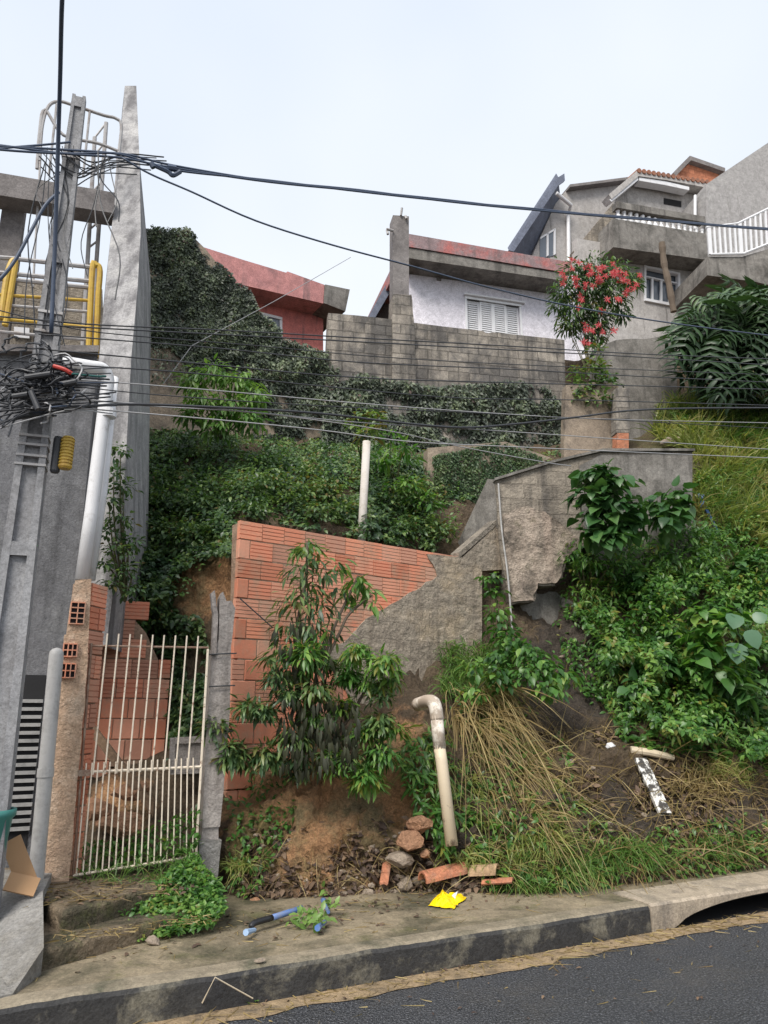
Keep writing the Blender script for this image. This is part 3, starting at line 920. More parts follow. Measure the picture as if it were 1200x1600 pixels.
# pillar
PL = Plane(627, 450, 12.4, 12)
pil = thing('pillar', PL.hit(627, 600), 'unfinished square concrete pillar rising in front of the white house', 'pillar', ang=PL.ang)
mb = MB()
mb.ppoly(PL, [(614, 336), (639, 338), (639, 462), (614, 460)], -0.3, 0)
mb.build('shaft', M_BEAM, pil)
mb = MB()
mb.ppoly(PL, rag([(613, 461), (642, 463), (646, 500), (650, 604), (612, 600)], 1.5, 4), -0.32, 0.04)
mb.build('rough_base', M_BLOCK, pil)
mb = MB()
for p0, p1 in (((626, 338), (627, 328)), ((633, 339), (634, 345)), ((614, 362), (603, 361)), ((604, 361), (605, 369))):
    mb.tube([PL.hit(*p0, 0.03), PL.hit(*p1, 0.06)], 0.025, 6)
mb.build('bracket', M_STEEL, pil)

# ------------------------------------------------------------------ white house
WH = Plane(760, 450, 15.0, 15)
WF = Plane(760, 400, 14.35, 15)
wh = thing('white_house', WH.hit(760, 545), 'white house with red-edged flat roof and louvred shutters', 'house', ang=WH.ang)
def wall_hole(mb, pl, outer, hole, f0, f1):
    """a wall panel of four corners (tl,tr,br,bl) around a four-cornered opening"""
    for i in range(4):
        j = (i + 1) % 4
        mb.ppoly(pl, [outer[i], outer[j], hole[j], hole[i]], f0, f1)
u0, z1 = WH.uv(729, 467); u1 = WH.uv(811, 478)[0]; z0 = WH.uv(729, 521)[1]
mb = MB()
ul, ur = WH.uv(640, 400)[0], WH.uv(905, 440)[0]
zb, zt = WH.uv(760, 620)[1], WH.uv(640, 388)[1]
O = [(ul, zt), (ur, zt), (ur, zb), (ul, zb)]
H = [(u0, z1), (u1, z1), (u1, z0), (u0, z0)]
for i in range(4):
    j = (i + 1) % 4
    mb.ppoly(WH, [O[i], O[j], H[j], H[i]], -0.2, 0, px=False)
mb.build('wall', M_LAV, wh)
mb = MB()
mb.ppoly(WF, [(637, 365), (893, 410), (892, 427), (637, 385)], -4.5, 0)
mb.build('roof_slab', M_REDPAINT, wh)
mb = MB()
a = WF.uv(638, 381); b = WF.uv(890, 424)
mb.ppoly(WF, [(640, 386), (891, 428), (886, 438), (640, 402)], -0.8, -0.03)
mb.build('eave_beam', M_CONC, wh)
for x in (668, 690, 820):
    MB().pbox(WF, WF.uv(x, 380)[0], WF.uv(x, 380)[0] + 0.05, WF.uv(x, 372 + (x - 640) * 0.17)[1], WF.uv(x, 366 + (x - 640) * 0.17)[1], -0.3, -0.1).build('roof_stub', M_BEAM, wh)
wn = emit('window', *(lambda m: (m.V, m.F))(MB().pbox(WH, u0 - .05, u1 + .05, z1, z1 + .06, -.12, .03).pbox(WH, u0 - .05, u0, z0, z1, -.12, .02).pbox(WH, u1, u1 + .05, z0, z1, -.12, .02).pbox(WH, u0 - .08, u1 + .12, z1 + .065, z1 + .10, -.02, .09)), M_WHITEMETAL, wh)
dw = (u1 - u0) / 4
for i in range(4):
    m = MB()
    a, b = u0 + i * dw, u0 + (i + 1) * dw
    off = -0.05 if i in (0, 3) else -0.02
    for x0, x1 in ((a, a + .04), (b - .04, b)):
        m.pbox(WH, x0, x1, z0, z1, off - .03, off)
    m.pbox(WH, a + .04, b - .04, z1 - .04, z1, off - .03, off)
    m.pbox(WH, a + .04, b - .04, z0, z0 + .04, off - .03, off)
    z = z0 + .05
    while z < z1 - .06:
        B = [WH.pt(a + .04, z, off - .002), WH.pt(b - .04, z, off - .002), WH.pt(b - .04, z, off - .012), WH.pt(a + .04, z, off - .012)]
        Tq = [WH.pt(a + .04, z + .05, off - .022), WH.pt(b - .04, z + .05, off - .022), WH.pt(b - .04, z + .05, off - .03), WH.pt(a + .04, z + .05, off - .03)]
        m.hexa(B, Tq)
        z += .052
    m.build('shutter', M_WHITEMETAL, wn)
MB().pbox(WH, u0, u1, z0, z1, -.2, -.12).build('pane', M_DARK_IN, wn)
mb = MB()
a = WH.uv(682, 431)
mb.pbox(WH, a[0], a[0] + .1, a[1] - .12, a[1], -.02, .04)
mb.build('wall_box', M_BEAM, wh)
SG = Plane(600, 470, 15.6, 15)
mb = MB()
mb.ppoly(SG, [(616, 424), (612, 428), (577, 492), (572, 500), (584, 500), (616, 445)], -2.5, 0)
mb.build('side_roof', M_ROOFB, wh)
mb = MB()
mb.ppoly(Plane(600, 470, 16.2, 15), [(620, 440), (588, 500), (620, 515)], -0.2, 0)
mb.build('side_wall', M_BEAM, wh)

# ------------------------------------------------------------------ pink house
PH = Plane(450, 500, 14.0, 31)
PF = Plane(450, 440, 13.4, 31)
ph = thing('pink_house', PH.hit(450, 560), 'pink house with deep flat parapet behind the ivy wall', 'house', ang=PH.ang)
mb = MB()
hw = [(412, 490), (438, 497), (438, 540), (412, 533)]
mb.ppoly(PH, [(300, 420), (505, 470), (505, 600), (300, 600)], -0.2, 0)
mb.build('wall', M_PINK, ph)
mb = MB()
mb.ppoly(PF, [(280, 374), (380, 406), (447, 426), (449, 424), (507, 445), (505, 474), (387, 447), (280, 420)], -3.5, 0)
mb.build('parapet', M_PINKP, ph)
mb = MB()
mb.ppoly(PF, [(507.6, 445), (546, 453), (539, 487), (505.6, 474)], -3.0, 0.02)
mb.build('gutter_end', M_CONC, ph)
wn = emit('window', *(lambda m: (m.V, m.F))(MB().ppoly(PH, [(408, 489), (440, 497), (440, 501), (408, 493)], -.05, .04).ppoly(PH, [(436, 501), (440, 502), (440, 545), (436, 544)], -.05, .04).ppoly(PH, [(408, 494), (412, 494), (412, 540), (408, 539)], -.05, .04)), M_WHITEMETAL, ph)
mb = MB()
mb.ppoly(PH, [(412, 494), (436, 500), (436, 544), (412, 538)], -.02, .012)
mb.build('pane', M_GLASS, wn)

# ------------------------------------------------------------------ gable house behind
GH = Plane(880, 350, 19.8, 18)
GF = Plane(850, 340, 19.0, 18)
gh = thing('gable_house', GH.hit(890, 430), 'pale house with steep blue-grey overhanging eave behind the white house', 'house', ang=GH.ang)
mb = MB()
mb.ppoly(GH, [(826, 412), (868, 318), (886, 296), (930, 290), (976, 285), (976, 430), (826, 430)], -0.3, 0)
mb.build('wall', M_BEIGE, gh)
mb = MB()
q4 = [GF.hit(796, 393), GF.hit(872, 276), GH.hit(888, 312, -.4), GH.hit(834, 412, -.4)]
upv = np.array([-.05, 0, .12])
mb.hexa(q4, [q + upv for q in q4])
mb.build('roof', M_ROOFB, gh)
mb = MB()
mb.ppoly(GF, [(794, 392), (868, 280), (881, 272), (882, 283), (872, 290), (802, 394)], -.06, .03)
mb.build('bargeboard', M_ROOFB, gh)
mb = MB()
mb.tube([GH.hit(856, 318, .5), GH.hit(884, 330, .3), GH.hit(885, 336, .1), GH.hit(886, 412, .1)], 0.06)
mb.build('downpipe', M_WHITE, gh)
wn = emit('window', *(lambda m: (m.V, m.F))(MB().ppoly(GH, [(843, 372), (866, 358), (866, 361), (843, 375)], 0, .05).ppoly(GH, [(853, 366), (856, 364), (856, 400), (853, 402)], 0, .05).ppoly(GH, [(864, 360), (867, 358), (867, 398), (864, 400)], 0, .05)), M_WHITEMETAL, gh)
MB().ppoly(GH, [(843, 375), (865, 361), (865, 400), (843, 405)], -.02, .02).build('pane', M_GLASS, wn)
mb = MB()
mb.ppoly(GH, [(884, 296), (977, 284), (977, 288), (884, 300)], -3, .25)
mb.build('roof_edge', M_BEAM, gh)

# ------------------------------------------------------------------ balcony house
BU = Plane(1030, 330, 19.6, 18)
BB = Plane(1030, 370, 18.0, 18)
BL = Plane(1030, 450, 18.7, 18)
BRF = Plane(1030, 280, 19.15, 18)
bh = thing('balcony_house', BL.hit(1030, 520), 'beige house with white baluster balcony and clay tile roof', 'house', ang=BB.ang)
mb = MB()
mb.ppoly(BU, [(962, 302), (999, 272), (1112, 296), (1112, 430), (962, 430)], -0.3, 0)
mb.build('upper_wall', M_BEIGE, bh)
mb = MB()
mb.ppoly(BB, [(958, 341), (1103, 365), (1106, 406), (958, 386)], -1.5, 0)
mb.build('balcony', M_CONC, bh)
bal = bpy.data.objects['balcony']
mb = MB()
mb.ppoly(BB, [(963, 315), (1101, 339), (1101, 348), (963, 325)], -0.2, 0.02)
mb.build('handrail', M_CONC, bal)
ua, ub = BB.uv(968, 320)[0], BB.uv(1098, 340)[0]
zt0, zb0 = BB.uv(963, 325)[1], BB.uv(958, 341)[1]
for i in range(15):
    u = ua + (ub - ua) * i / 14
    c = BB.pt(u, zb0 - 0.03, -0.1)
    h = (zt0 - zb0) + 0.06
    MB().lathe(c, [(.06, 0), (.06, .1 * h), (.035, .15 * h), (.085, .38 * h), (.07, .5 * h), (.035, .72 * h), (.05, .8 * h), (.035, .85 * h), (.06, .9 * h), (.06, h)], 10).build('baluster', M_WHITE, bal, smooth=True)
mb = MB()
mb.ppoly(Plane(930, 370, 18.2, 18), [(896, 392), (958, 318), (961, 330), (961, 388), (905, 420)], -0.2, 0)
mb.build('stair_flank', M_STUCCO2, bh)
mb = MB()
H = [(1008, 417), (1060, 428), (1060, 479), (1008, 468)]
wall_hole(mb, BL, [(900, 372), (1300, 440), (1300, 620), (900, 620)], H, -0.2, 0)
mb.build('lower_wall', M_BEIGE, bh)
m = MB()
m.ppoly(BL, [(1006, 415), (1062, 427), (1062, 430), (1006, 418)], -.1, .03).ppoly(BL, [(1006, 467), (1062, 478), (1062, 482), (1006, 471)], -.1, .06)
m.ppoly(BL, [(1006, 418), (1009, 419), (1009, 468), (1006, 467)], -.1, .03).ppoly(BL, [(1059, 429), (1062, 430), (1062, 479), (1059, 478)], -.1, .03)
m.ppoly(BL, [(1009, 429), (1059, 440), (1059, 442), (1009, 431)], -.12, -.04)
wn = m.build('window', M_WHITEMETAL, bh)
m = MB()
for x in (1020, 1034, 1047):
    m.ppoly(BL, [(x, 431 + (x - 1009) * .22), (x + 3, 431.6 + (x - 1009) * .22), (x + 3, 470 + (x - 1009) * .22), (x, 469.4 + (x - 1009) * .22)], -.1, -.05)
m.build('window_bar', M_WHITEMETAL, wn)
MB().ppoly(BL, [(1007, 417), (1061, 428), (1061, 480), (1007, 469)], -.19, -.13).build('pane', M_GLASS, wn)
mb = MB()
mb.ppoly(BRF, [(951, 304), (996, 266), (1040, 273), (1110, 288), (1110, 294), (1040, 281), (998, 275), (956, 311)], -.35, 0)
mb.build('roof', M_BEIGE, bh)
rf = [o for o in bh.children if o.name.startswith('roof')][0]
mb = MB()
mb.ppoly(BRF, [(1000, 276), (1040, 282), (1078, 291), (1078, 296), (1040, 288), (1000, 281)], -.3, -.03)
mb.ppoly(BRF, [(953, 311), (998, 275), (998, 280), (957, 314)], -.3, -.03)
mb.build('fascia', M_WHITE, rf)
mb = MB()
for i in range(15):
    x = 998 + i * 7.6
    y = 267.5 + (x - 998) * 0.165
    a = BRF.hit(x, y, .04); b = a + np.array([BRF.n[0], BRF.n[1], 0.12]) * .5
    mb.tube([a, b], 0.075, 8)
mb.build('roof_tiles', M_TILE, rf)
mb = MB()
mb.ppoly(BU, [(1037, 310), (1064, 315), (1064, 324), (1037, 319)], -.05, .02)
mb.build('vent_window', M_DARK_IN, bh)
mb = MB()
mb.tube([BB.hit(1101, 292, -.4), BB.hit(1101, 404, -.4)], 0.045)
mb.build('downpipe', M_WHITE, bh)
mb = MB()
pp = [BL.hit(1002, 408, .9), BL.hit(1006, 440, .88), BL.hit(1011, 470, .92), BL.hit(1019, 512, .9)]
mb.tube(spline(pp, 4), [0.085 + 0.012 * math.sin(i * 2.1) for i in range(13)], 9)
mb.build('wood_post', M_BARK, label='old tree-trunk post standing beside the balcony house window', cat='post')

OG = Plane(1085, 265, 23.0, 18)
og = thing('brick_gable_house', OG.hit(1085, 300), 'raw orange brick gable peeking above the tile roof', 'house', ang=OG.ang)
MB().ppoly(OG, [(1050, 278), (1076, 256), (1124, 273), (1124, 310), (1050, 310)], -0.2, 0).build('wall', M_ORANGE, og)
MB().ppoly(OG, [(1046, 276), (1072, 249), (1127, 268), (1127, 274), (1074, 256), (1050, 281)], -.4, .2).build('roof', M_BEAM, og)
RWP = Plane(1150, 320, 18.8, 10)
mb = MB()
mb.ppoly(RWP, [(1103, 288), (1200, 223), (1330, 136), (1330, 520), (1103, 480)], -4, 0)
mb.build('cement_house', M_GREYW, label='tall windowless bare cement house wall at the right edge', cat='house')
RL = Plane(1150, 370, 17.3, 8)
rl = thing('terrace', RL.hit(1150, 430), 'concrete terrace slab with white barred railing at the far right', 'terrace', ang=RL.ang)
MB().ppoly(RL, [(1105, 401), (1160, 401), (1300, 360), (1300, 470), (1180, 440), (1105, 430)], -2.2, 0).build('slab', M_CONC, rl)
mb = MB()
top = [(1102, 357), (1151, 351), (1200, 327), (1300, 280)]
bot = [(1109, 399), (1160, 398), (1200, 382), (1300, 345)]
def lerp2(pts, x):
    return float(np.interp(x, [p[0] for p in pts], [p[1] for p in pts]))
for q in (top, bot):
    mb.tube([RL.hit(x, y, .04) for x, y in q], 0.035, 6)
mb.build('railing', M_WHITEMETAL, rl)
rlo = bpy.data.objects['railing']
for i in range(22):
    x = 1106 + i * 8
    mb = MB()
    a, b = RL.hit(x, lerp2(top, x), .04), RL.hit(x + 3, lerp2(bot, x), .04)
    t = np.array([RL.t[0], RL.t[1], 0]) * (.026 if i % 6 else .05)
    n2 = np.array([RL.n[0], RL.n[1], 0]) * .02
    mb.hexa([b - t - n2, b + t - n2, b + t + n2, b - t + n2], [a - t - n2, a + t - n2, a + t + n2, a - t + n2])
    mb.build('railing_bar', M_WHITEMETAL, rlo)

# ================================================================== LEFT BUILDING
LW = Plane(100, 800, 6.95, 24)
lb = thing('grey_building', LW.hit(60, 1390), 'grey rendered building behind the utility pole', 'building', ang=LW.ang)
mb = MB()
mb.ppoly(LW, [(-420, 548), (152, 552), (150, 640), (122, 900), (106, 990), (92, 1060), (76, 1420), (-420, 1480)], -0.25, 0)
mb.build('wall', M_LEFT, lb)
mb = MB()
mb.ppoly(LW, [(-420, 540), (154, 546), (153, 556), (-420, 552)], -2.2, 0.10)
mb.build('roof_slab', M_BEAM, lb)
mb = MB()
mb.tube([LW.hit(151, 600, .05), LW.hit(124, 890, .05), LW.hit(118, 905, .05)], 0.012, 6)
mb.build('conduit', M_BLACK, lb)
# louvre beside the pole: a black panel stands in for the shaded recess
mb = MB()
a = LW.uv(10, 1055); b = LW.uv(72, 1055); zb = LW.uv(40, 1325)[1]
mb.pbox(LW, a[0], b[0], zb, b[1], -.1, .012)
mb.build('louvre', M_DARK_IN, lb)
lv = bpy.data.objects['louvre']
for i in range(17):
    y = 1098 + i * 12.4
    x1 = 67 - (y - 1098) * 0.105
    z = LW.uv(40, y)[1]
    mb = MB()
    e1, e0 = LW.uv(x1, y)[0], LW.uv(x1 - 52, y)[0]
    B = [LW.pt(e0, z, .05), LW.pt(e1, z, .05), LW.pt(e1, z, .02), LW.pt(e0, z, .02)]
    mb.hexa(B, [(x, y2, q + .03) for x, y2, q in B])
    mb.build('louvre_slat', M_SLAT, lv)
# upper storey set back
LU = Plane(80, 480, 9.6, 24)
mb = MB()
mb.ppoly(LU, [(-420, 436), (20, 440), (160, 452), (165, 600), (-420, 600)], -0.3, 0)
mb.build('upper_wall', M_STUCCO2, lb)
MB().ppoly(LU, [(22, 512), (46, 514), (46, 530), (22, 528)], -.02, .03).build('window', M_WHITEMETAL, lb)
MB().ppoly(LU, [(52, 516), (62, 517), (62, 540), (52, 539)], -.02, .02).build('dark_opening', M_DARK_IN, lb)

# frame of beam and column
FB = Plane(100, 300, 8.2, 24)
mb = MB()
mb.ppoly(FB, [(-260, 232), (0, 270), (180, 301), (178, 333), (0, 305), (-260, 262)], -0.3, 0)
emit('concrete_beam', mb.V, mb.F, M_BEAM, label='dark concrete beam crossing behind the pole top', cat='beam')
mb = MB()
mb.ppoly(Plane(20, 360, 8.25, 24), [(6, 306), (41, 311), (20, 470), (8, 560), (-28, 560), (-14, 440)], -0.3, 0)
emit('concrete_column', mb.V, mb.F, M_BEAM, label='concrete column under the left end of the beam', cat='column')

# caged ladder
LD = Plane(120, 350, 8.7, 24)
lad = thing('caged_ladder', LD.hit(120, 560), 'rusty caged roof ladder rising behind the utility pole', 'ladder', ang=LD.ang)
for xs in (((166, 192), (140, 560)), ((148, 215), (128, 560))):
    MB().tube([LD.hit(*xs[0], 0), LD.hit(*xs[1], 0)], 0.03, 8).build('stringer', M_STEEL, lad)
for i in range(13):
    f = i / 12
    a = np.array([166, 192]) + f * np.array([-26, 368]); b = np.array([148, 215]) + f * np.array([-20, 345])
    MB().tube([LD.hit(*a), LD.hit(*b)], 0.014, 6).build('rung', M_STEEL, lad)
for pts in ([(62, 278), (66, 225), (76, 194), (92, 187), (112, 192), (158, 207), (178, 212), (186, 225), (180, 280)],
            [(58, 290), (62, 236), (70, 200), (98, 238), (150, 250), (182, 262)]):
    MB().tube(spline([LD.hit(*p, .35) for p in pts], 5), 0.022, 7).build('cage_hoop', M_STEEL, lad)
for p0, p1 in (((66, 225), (52, 470)), ((88, 190), (76, 300)), ((138, 202), (128, 300)), ((186, 225), (176, 330))):
    MB().tube([LD.hit(*p0, .35), LD.hit(*p1, .35)], 0.016, 6).build('cage_bar', M_STEEL, lad)

# yellow guard rail
YR = Plane(90, 450, 8.0, 24)
yr = thing('guard_rail', YR.hit(90, 545), 'terrace guard rail with thick yellow posts left of the concrete fin', 'railing', ang=YR.ang)
for pts in ([(150, 560), (153, 470), (156, 424), (150, 416), (144, 424), (138, 560)], [(2, 500), (10, 440), (18, 412), (24, 412), (18, 450), (8, 510)]):
    MB().tube(spline([YR.hit(*p, .02) for p in pts], 5), 0.036, 9).build('yellow_post', M_YEL, yr)
for i, (y0, y1, mt) in enumerate(((404, 418, M_STEEL), (428, 440, M_STEEL), (437, 450, M_STEEL), (462, 470, M_YEL), (478, 488, M_STEEL), (500, 512, M_YEL), (520, 532, M_STEEL))):
    MB().tube([YR.hit(-60, y0 - 6), YR.hit(20, y0, 0), YR.hit(145, y1, 0)], 0.028 if i < 3 else .02, 7).build('rail', mt, yr)

# tall concrete fin
def ring(py, fl, fr, yf, brx, yb):
    z = P(600, py, yf)[2]
    def atz(px, Y):
        # same height, distance Y: find direction with that x ratio
        return (ray(px, py)[0] * Y, Y, z)
    return [atz(fl, yf), atz(fr, yf), atz(brx, yb), atz(fl, yb)]
mb = MB()
rings = [ring(1010, 112, 166, 7.0, 215, 8.6), ring(800, 140, 192, 7.1, 236, 8.8), ring(560, 155, 205, 7.4, 242, 9.1), ring(450, 165, 215, 7.9, 244, 9.5), ring(360, 174, 220, 8.4, 243, 9.6), ring(250, 186, 218, 9.2, 229, 10.0), ring(134, 195, 213, 10.0, 215, 10.5)]
for a, b in zip(rings[:-1], rings[1:]):
    base = len(mb.V)
    mb.V += [tuple(map(float, v)) for v in a + b]
    mb.F += [(base + i, base + (i + 1) % 4, base + 4 + (i + 1) % 4, base + 4 + i) for i in range(4)]
base = len(mb.V)
mb.V += [tuple(map(float, v)) for v in rings[-1]]
mb.F.append((base, base + 1, base + 2, base + 3))
mb.build('concrete_fin', M_TALL, label='tall tapering board-marked concrete fin wall against the sky', cat='wall')

# brick pier and wing wall by the gate
PR = Plane(118, 1200, 6.2, 24)
pier = thing('gate_pier', PR.hit(100, 1400), 'crumbling tan rendered brick pier left of the gate', 'pier', ang=PR.ang)
mb = MB()
mb.ppoly(PR, rag([(101, 992), (139, 985), (133, 1100), (118, 1250), (106, 1400), (74, 1402), (68, 1290), (84, 1150)], 2.0, 5), -0.2, 0)
mb.build('render', M_PIER, pier)
mb = MB()
mb.ppoly(PR, [(118, 906), (143, 904), (139, 986), (104, 992), (110, 945)], -0.2, -0.012)
mb.build('core', M_PIER, pier)
# hollow block ends: honeycomb cells
def cells(name, px0, px1, py0, py1, nx, ny, parent, off):
    m = MB()
    ua, za = PR.uv(px0, py0); ub, zb2 = PR.uv(px1, py1)
    fw = .009
    du, dz = (ub - ua - fw) / nx, (za - zb2 - fw) / ny
    for i in range(nx + 1):
        m.pbox(PR, ua + i * du, ua + i * du + fw, zb2, za, off - .03, off)
    for j in range(ny + 1):
        for i in range(nx):
            m.pbox(PR, ua + i * du + fw, ua + (i + 1) * du, zb2 + j * dz, zb2 + j * dz + fw, off - .03, off - .001)
    h = m.build(name, M_BRICK, parent)
    MB().pbox(PR, ua + fw * .5, ub - fw * .5, zb2 + fw * .5, za - fw * .5, off - .025, off - .022).build('hole', M_DARK_IN, h)  # near-black plate paints the shade inside the cells
cells('hollow_block', 111, 131, 940, 976, 2, 4, pier, 0.016)
cells('hollow_block', 99, 120, 1005, 1027, 3, 2, pier, 0.03)
cells('hollow_block', 95, 117, 1036, 1060, 3, 2, pier, 0.034)
SWL = Plane(139, 960, 6.2, 78)
SWE = SWL.uv(162, 1000)[0]
wing = thing('wing_wall', SWL.pt(0.2, SWL.uv(139, 1300)[1]), 'ribbed brick side wall running back from the gate pier', 'wall', ang=SWL.ang)
mb = MB()
zt = SWL.uv(139, 908)[1]
lay(mb, SWL, zt, 12, 0.02, SWE, lambda u, z, r: True, lambda u, r, rd: True, seed=4)
mb.build('brickwork', M_BRICK, wing)
MB().pbox(SWL, 0.0, SWE, zt - 3.0, zt - 0.01, -0.18, -0.02).build('mortar', M_MORTAR, wing)
GBW = Plane(200, 1000, 7.75, 22)
gb = thing('low_brick_wall', GBW.hit(200, 1180), 'stepped orange brick wall seen through the gate bars', 'wall', ang=GBW.ang)
mb = MB()
zt = GBW.uv(170, 937)[1]
poly = [GBW.uv(*p) for p in [(140, 930), (212, 932), (216, 968), (232, 985), (262, 1045), (268, 1110), (240, 1200), (130, 1210)]]
lay(mb, GBW, zt, 10, GBW.uv(146, 1000)[0], GBW.uv(270, 1000)[0], lambda u, z, r: bool(inpoly(np.array([u]), np.array([z]), poly)[0]), lambda u, r, rd: r < 5, seed=9)
mb.build('brickwork', M_BRICK, gb)
MB().ppoly(GBW, [(146, 938), (208, 940), (212, 970), (228, 988), (256, 1050), (260, 1110), (236, 1195), (130, 1200)], -0.16, -0.016).build('mortar', M_MORTAR, gb)

# ================================================================== STREET-SIDE OBJECTS
# landing in front of the gate
ld = thing('entry_landing', S(0.6, 1.5, 0.2), 'mossy two-step concrete landing in front of the gate', 'step')
def slab(mb, st, z0, z1, seed=0):
    st2 = []
    for i in range(len(st)):
        a, b = np.array(st[i]), np.array(st[(i + 1) % len(st)])
        for j in range(8):
            q = a + (b - a) * j / 8
            nn = mnoise.noise_vector(Vector((q[0] * 3, q[1] * 3, seed)))
            st2.append((q[0] + nn.x * .03, q[1] + nn.y * .03))
    b = [S(s, t, z0) for s, t in st2]
    top = [S(s, t, z1 + .012 * mnoise.noise(Vector((s * 4, t * 4, 1)))) for s, t in st2]
    return mb.hexa(b, top)
slab(MB(), [(0.1, 0.49), (1.42, 1.14), (1.4, 2.6), (-0.25, 2.6)], 0.15, 0.31).build('lower_step', M_LAND, ld)
slab(MB(), [(0.26, 0.86), (1.0, 1.30), (1.35, 2.6), (-0.1, 2.6)], 0.28, 0.43, 4).build('upper_step', M_LAND, ld)
for c in ld.children:
    bv = c.modifiers.new('worn_edge', 'BEVEL'); bv.width = .03; bv.segments = 3; bv.limit_method = 'ANGLE'; bv.angle_limit = R(40)

# cement ramp of the neighbouring driveway
mb = MB()
A = [P(-120, 1590, Yz(1590, .2)), P(20, 1555, Yz(1555, .2)), P(64, 1522, Yz(1522, .2)), P(62, 1440, 5.55), P(78, 1395, 6.15), P(-120, 1395, 6.3)]
Zs = [.2, .2, .3, .5, .52, .56]
tp = [np.array([a[0], a[1], z]) for a, z in zip(A, [.21, .21, .34, .50, .50, .54])]
mb.hexa([np.array([a[0], a[1], .1]) for a in A], tp)
mb.build('driveway_ramp', M_RAMP, kind='structure')

# utility pole
PX, PY, PA = -2.66, 5.3, R(18)
pole = thing('utility_pole', (PX, PY, 0.2), 'recessed concrete utility pole wrapped in a tangle of cables', 'pole', ang=PA)
pc, ps = math.cos(PA), math.sin(PA)
def PO(x, y, z):
    """pole frame: x across the face, y back from the face"""
    return (PX + x * pc - y * ps, PY + x * ps + y * pc, z)
def pw(z):
    return 0.15 - 0.014 * z      # half width
def pslab(mb, x0, x1, y0, y1, z0, z1):
    """x as fraction of the half width"""
    def c(x, y, z): return PO(x * pw(z), y * pw(z) / .15, z)
    return mb.hexa([c(x0, y0, z0), c(x1, y0, z0), c(x1, y1, z0), c(x0, y1, z0)], [c(x0, y0, z1), c(x1, y0, z1), c(x1, y1, z1), c(x0, y1, z1)])
ZT = P(120, 153, 5.3)[2]
mb = MB()
pslab(mb, -1, -.52, -.1, .1, 0, ZT); pslab(mb, .52, 1, -.1, .1, 0, ZT); pslab(mb, -.52, .52, -.045, .045, 0, ZT)
for z in (1.05, 2.78, 4.1, 5.2, ZT - .12):
    pslab(mb, -.52, .52, -.098, .098, z, z + .10)
mb.build('shaft', M_POLE, pole)
for y in (683, 697, 714, 728):
    z = P(50, y, 5.25)[2]
    pslab(MB(), -1.06, 1.06, -.112, .112, z, z + .018).build('strap', M_STEEL, pole)
for y in (490, 520, 585, 640, 245):
    z = P(80, y, 5.25)[2]
    pslab(MB(), -1.08, 1.08, -.115, .115, z, z + .022).build('strap', M_STEEL, pole)
mb = MB()
a = np.array(PO(.16, -.1, P(95, 730, 5.3)[2])); h = P(95, 680, 5.3)[2] - a[2]
sb = thing('splice_box', PO(.19, -.02, a[2]), 'yellow ribbed splice cover strapped to the utility pole', 'cable box', ang=PA)
def cylz(mb, x, y, z0, z1, r, ribs=0):
    pr = [(0.001, 0), (r * .8, 0), (r, .015)]
    if ribs:
        H = z1 - z0 - .03
        for i in range(ribs):
            q = .015 + H * i / ribs
            pr += [(r, q + .002), (r, q + H / ribs * .6), (r * .86, q + H / ribs * .65), (r * .86, q + H / ribs * .95)]
    pr += [(r, z1 - z0 - .015), (r * .8, z1 - z0), (0.001, z1 - z0)]
    return mb.lathe(PO(x, y, z0), pr, 14)
cylz(MB(), .235, -.03, a[2], a[2] + h, .05, 9).build('cover', M_YEL, sb)
cylz(MB(), .165, -.01, a[2] - .03, a[2] + h, .035).build('back_box', M_BLACK, sb)

def Yw(px, d=0.0):
    """distance at which a picture column meets the vertical plane of the cable run"""
    o = np.array([PX, PY - .12 - d])
    x = (np.asarray(px, float) - 600) / FPX / 0.97
    n = KN
    return float(np.dot(o, n) / (x * n[0] + n[1]))
def wpt(px, py, d=0.0):
    Y = Yw(px, d)
    for _ in range(3):
        x, z = ray(px, py)
        o = np.array([PX, PY - .12 - d])
        Y = float(np.dot(o, KN) / (x * KN[0] + KN[1]))
    return P(px, py, Y)
def cable(name, pts, r, m, label, cat='cable', group=None, d=0.0, n=6):
    mb = MB()
    mb.tube(spline([wpt(x, y, d) for x, y in pts], 5), r, n)
    return mb.build(name, m, label=label, cat=cat, group=group, smooth=True)

# thick overhead bundle: three strands laid together
ob = [(-60, 224), (0, 230), (100, 238), (190, 243), (270, 262), (420, 283), (560, 298), (700, 314), (840, 328), (1000, 342), (1200, 358), (1320, 366)]
bun = thing('overhead_cable', wpt(270, 262), 'thick bundled blue-grey cable strung highest across the sky', 'cable')
for k in range(3):
    pts = spline([wpt(x, y + (4 * math.sin(k * 2.1 + i * 1.3) if i < 5 else 1.5 * math.sin(k * 2.1 + i * 1.9))) for i, (x, y) in enumerate(ob)], 6)
    MB().tube(pts, 0.010, 7).build('strand', M_CABLEB, bun, smooth=True)
mb = MB()
mb.tube(spline([wpt(238, 257), wpt(262, 268), wpt(270, 274), wpt(282, 268)]), 0.02, 6)
mb.tube([wpt(262, 262), wpt(275, 264)], 0.03, 7)
mb.tube([wpt(236, 255), wpt(240, 262)], 0.025, 7)
mb.build('clamp', M_CABLEB, bun)
GRP = 'thin wires strung across the hillside'
TL = 'thin black wire strung level across the overgrown slope'
cable('drop_cable', [(190, 246), (235, 272), (300, 300), (400, 345), (520, 383), (640, 415), (760, 448), (900, 480), (1050, 505), (1200, 524), (1320, 537)], 0.0085, M_CABLEB, 'dark cable sloping from the pole top past the concrete pillar', d=.03)
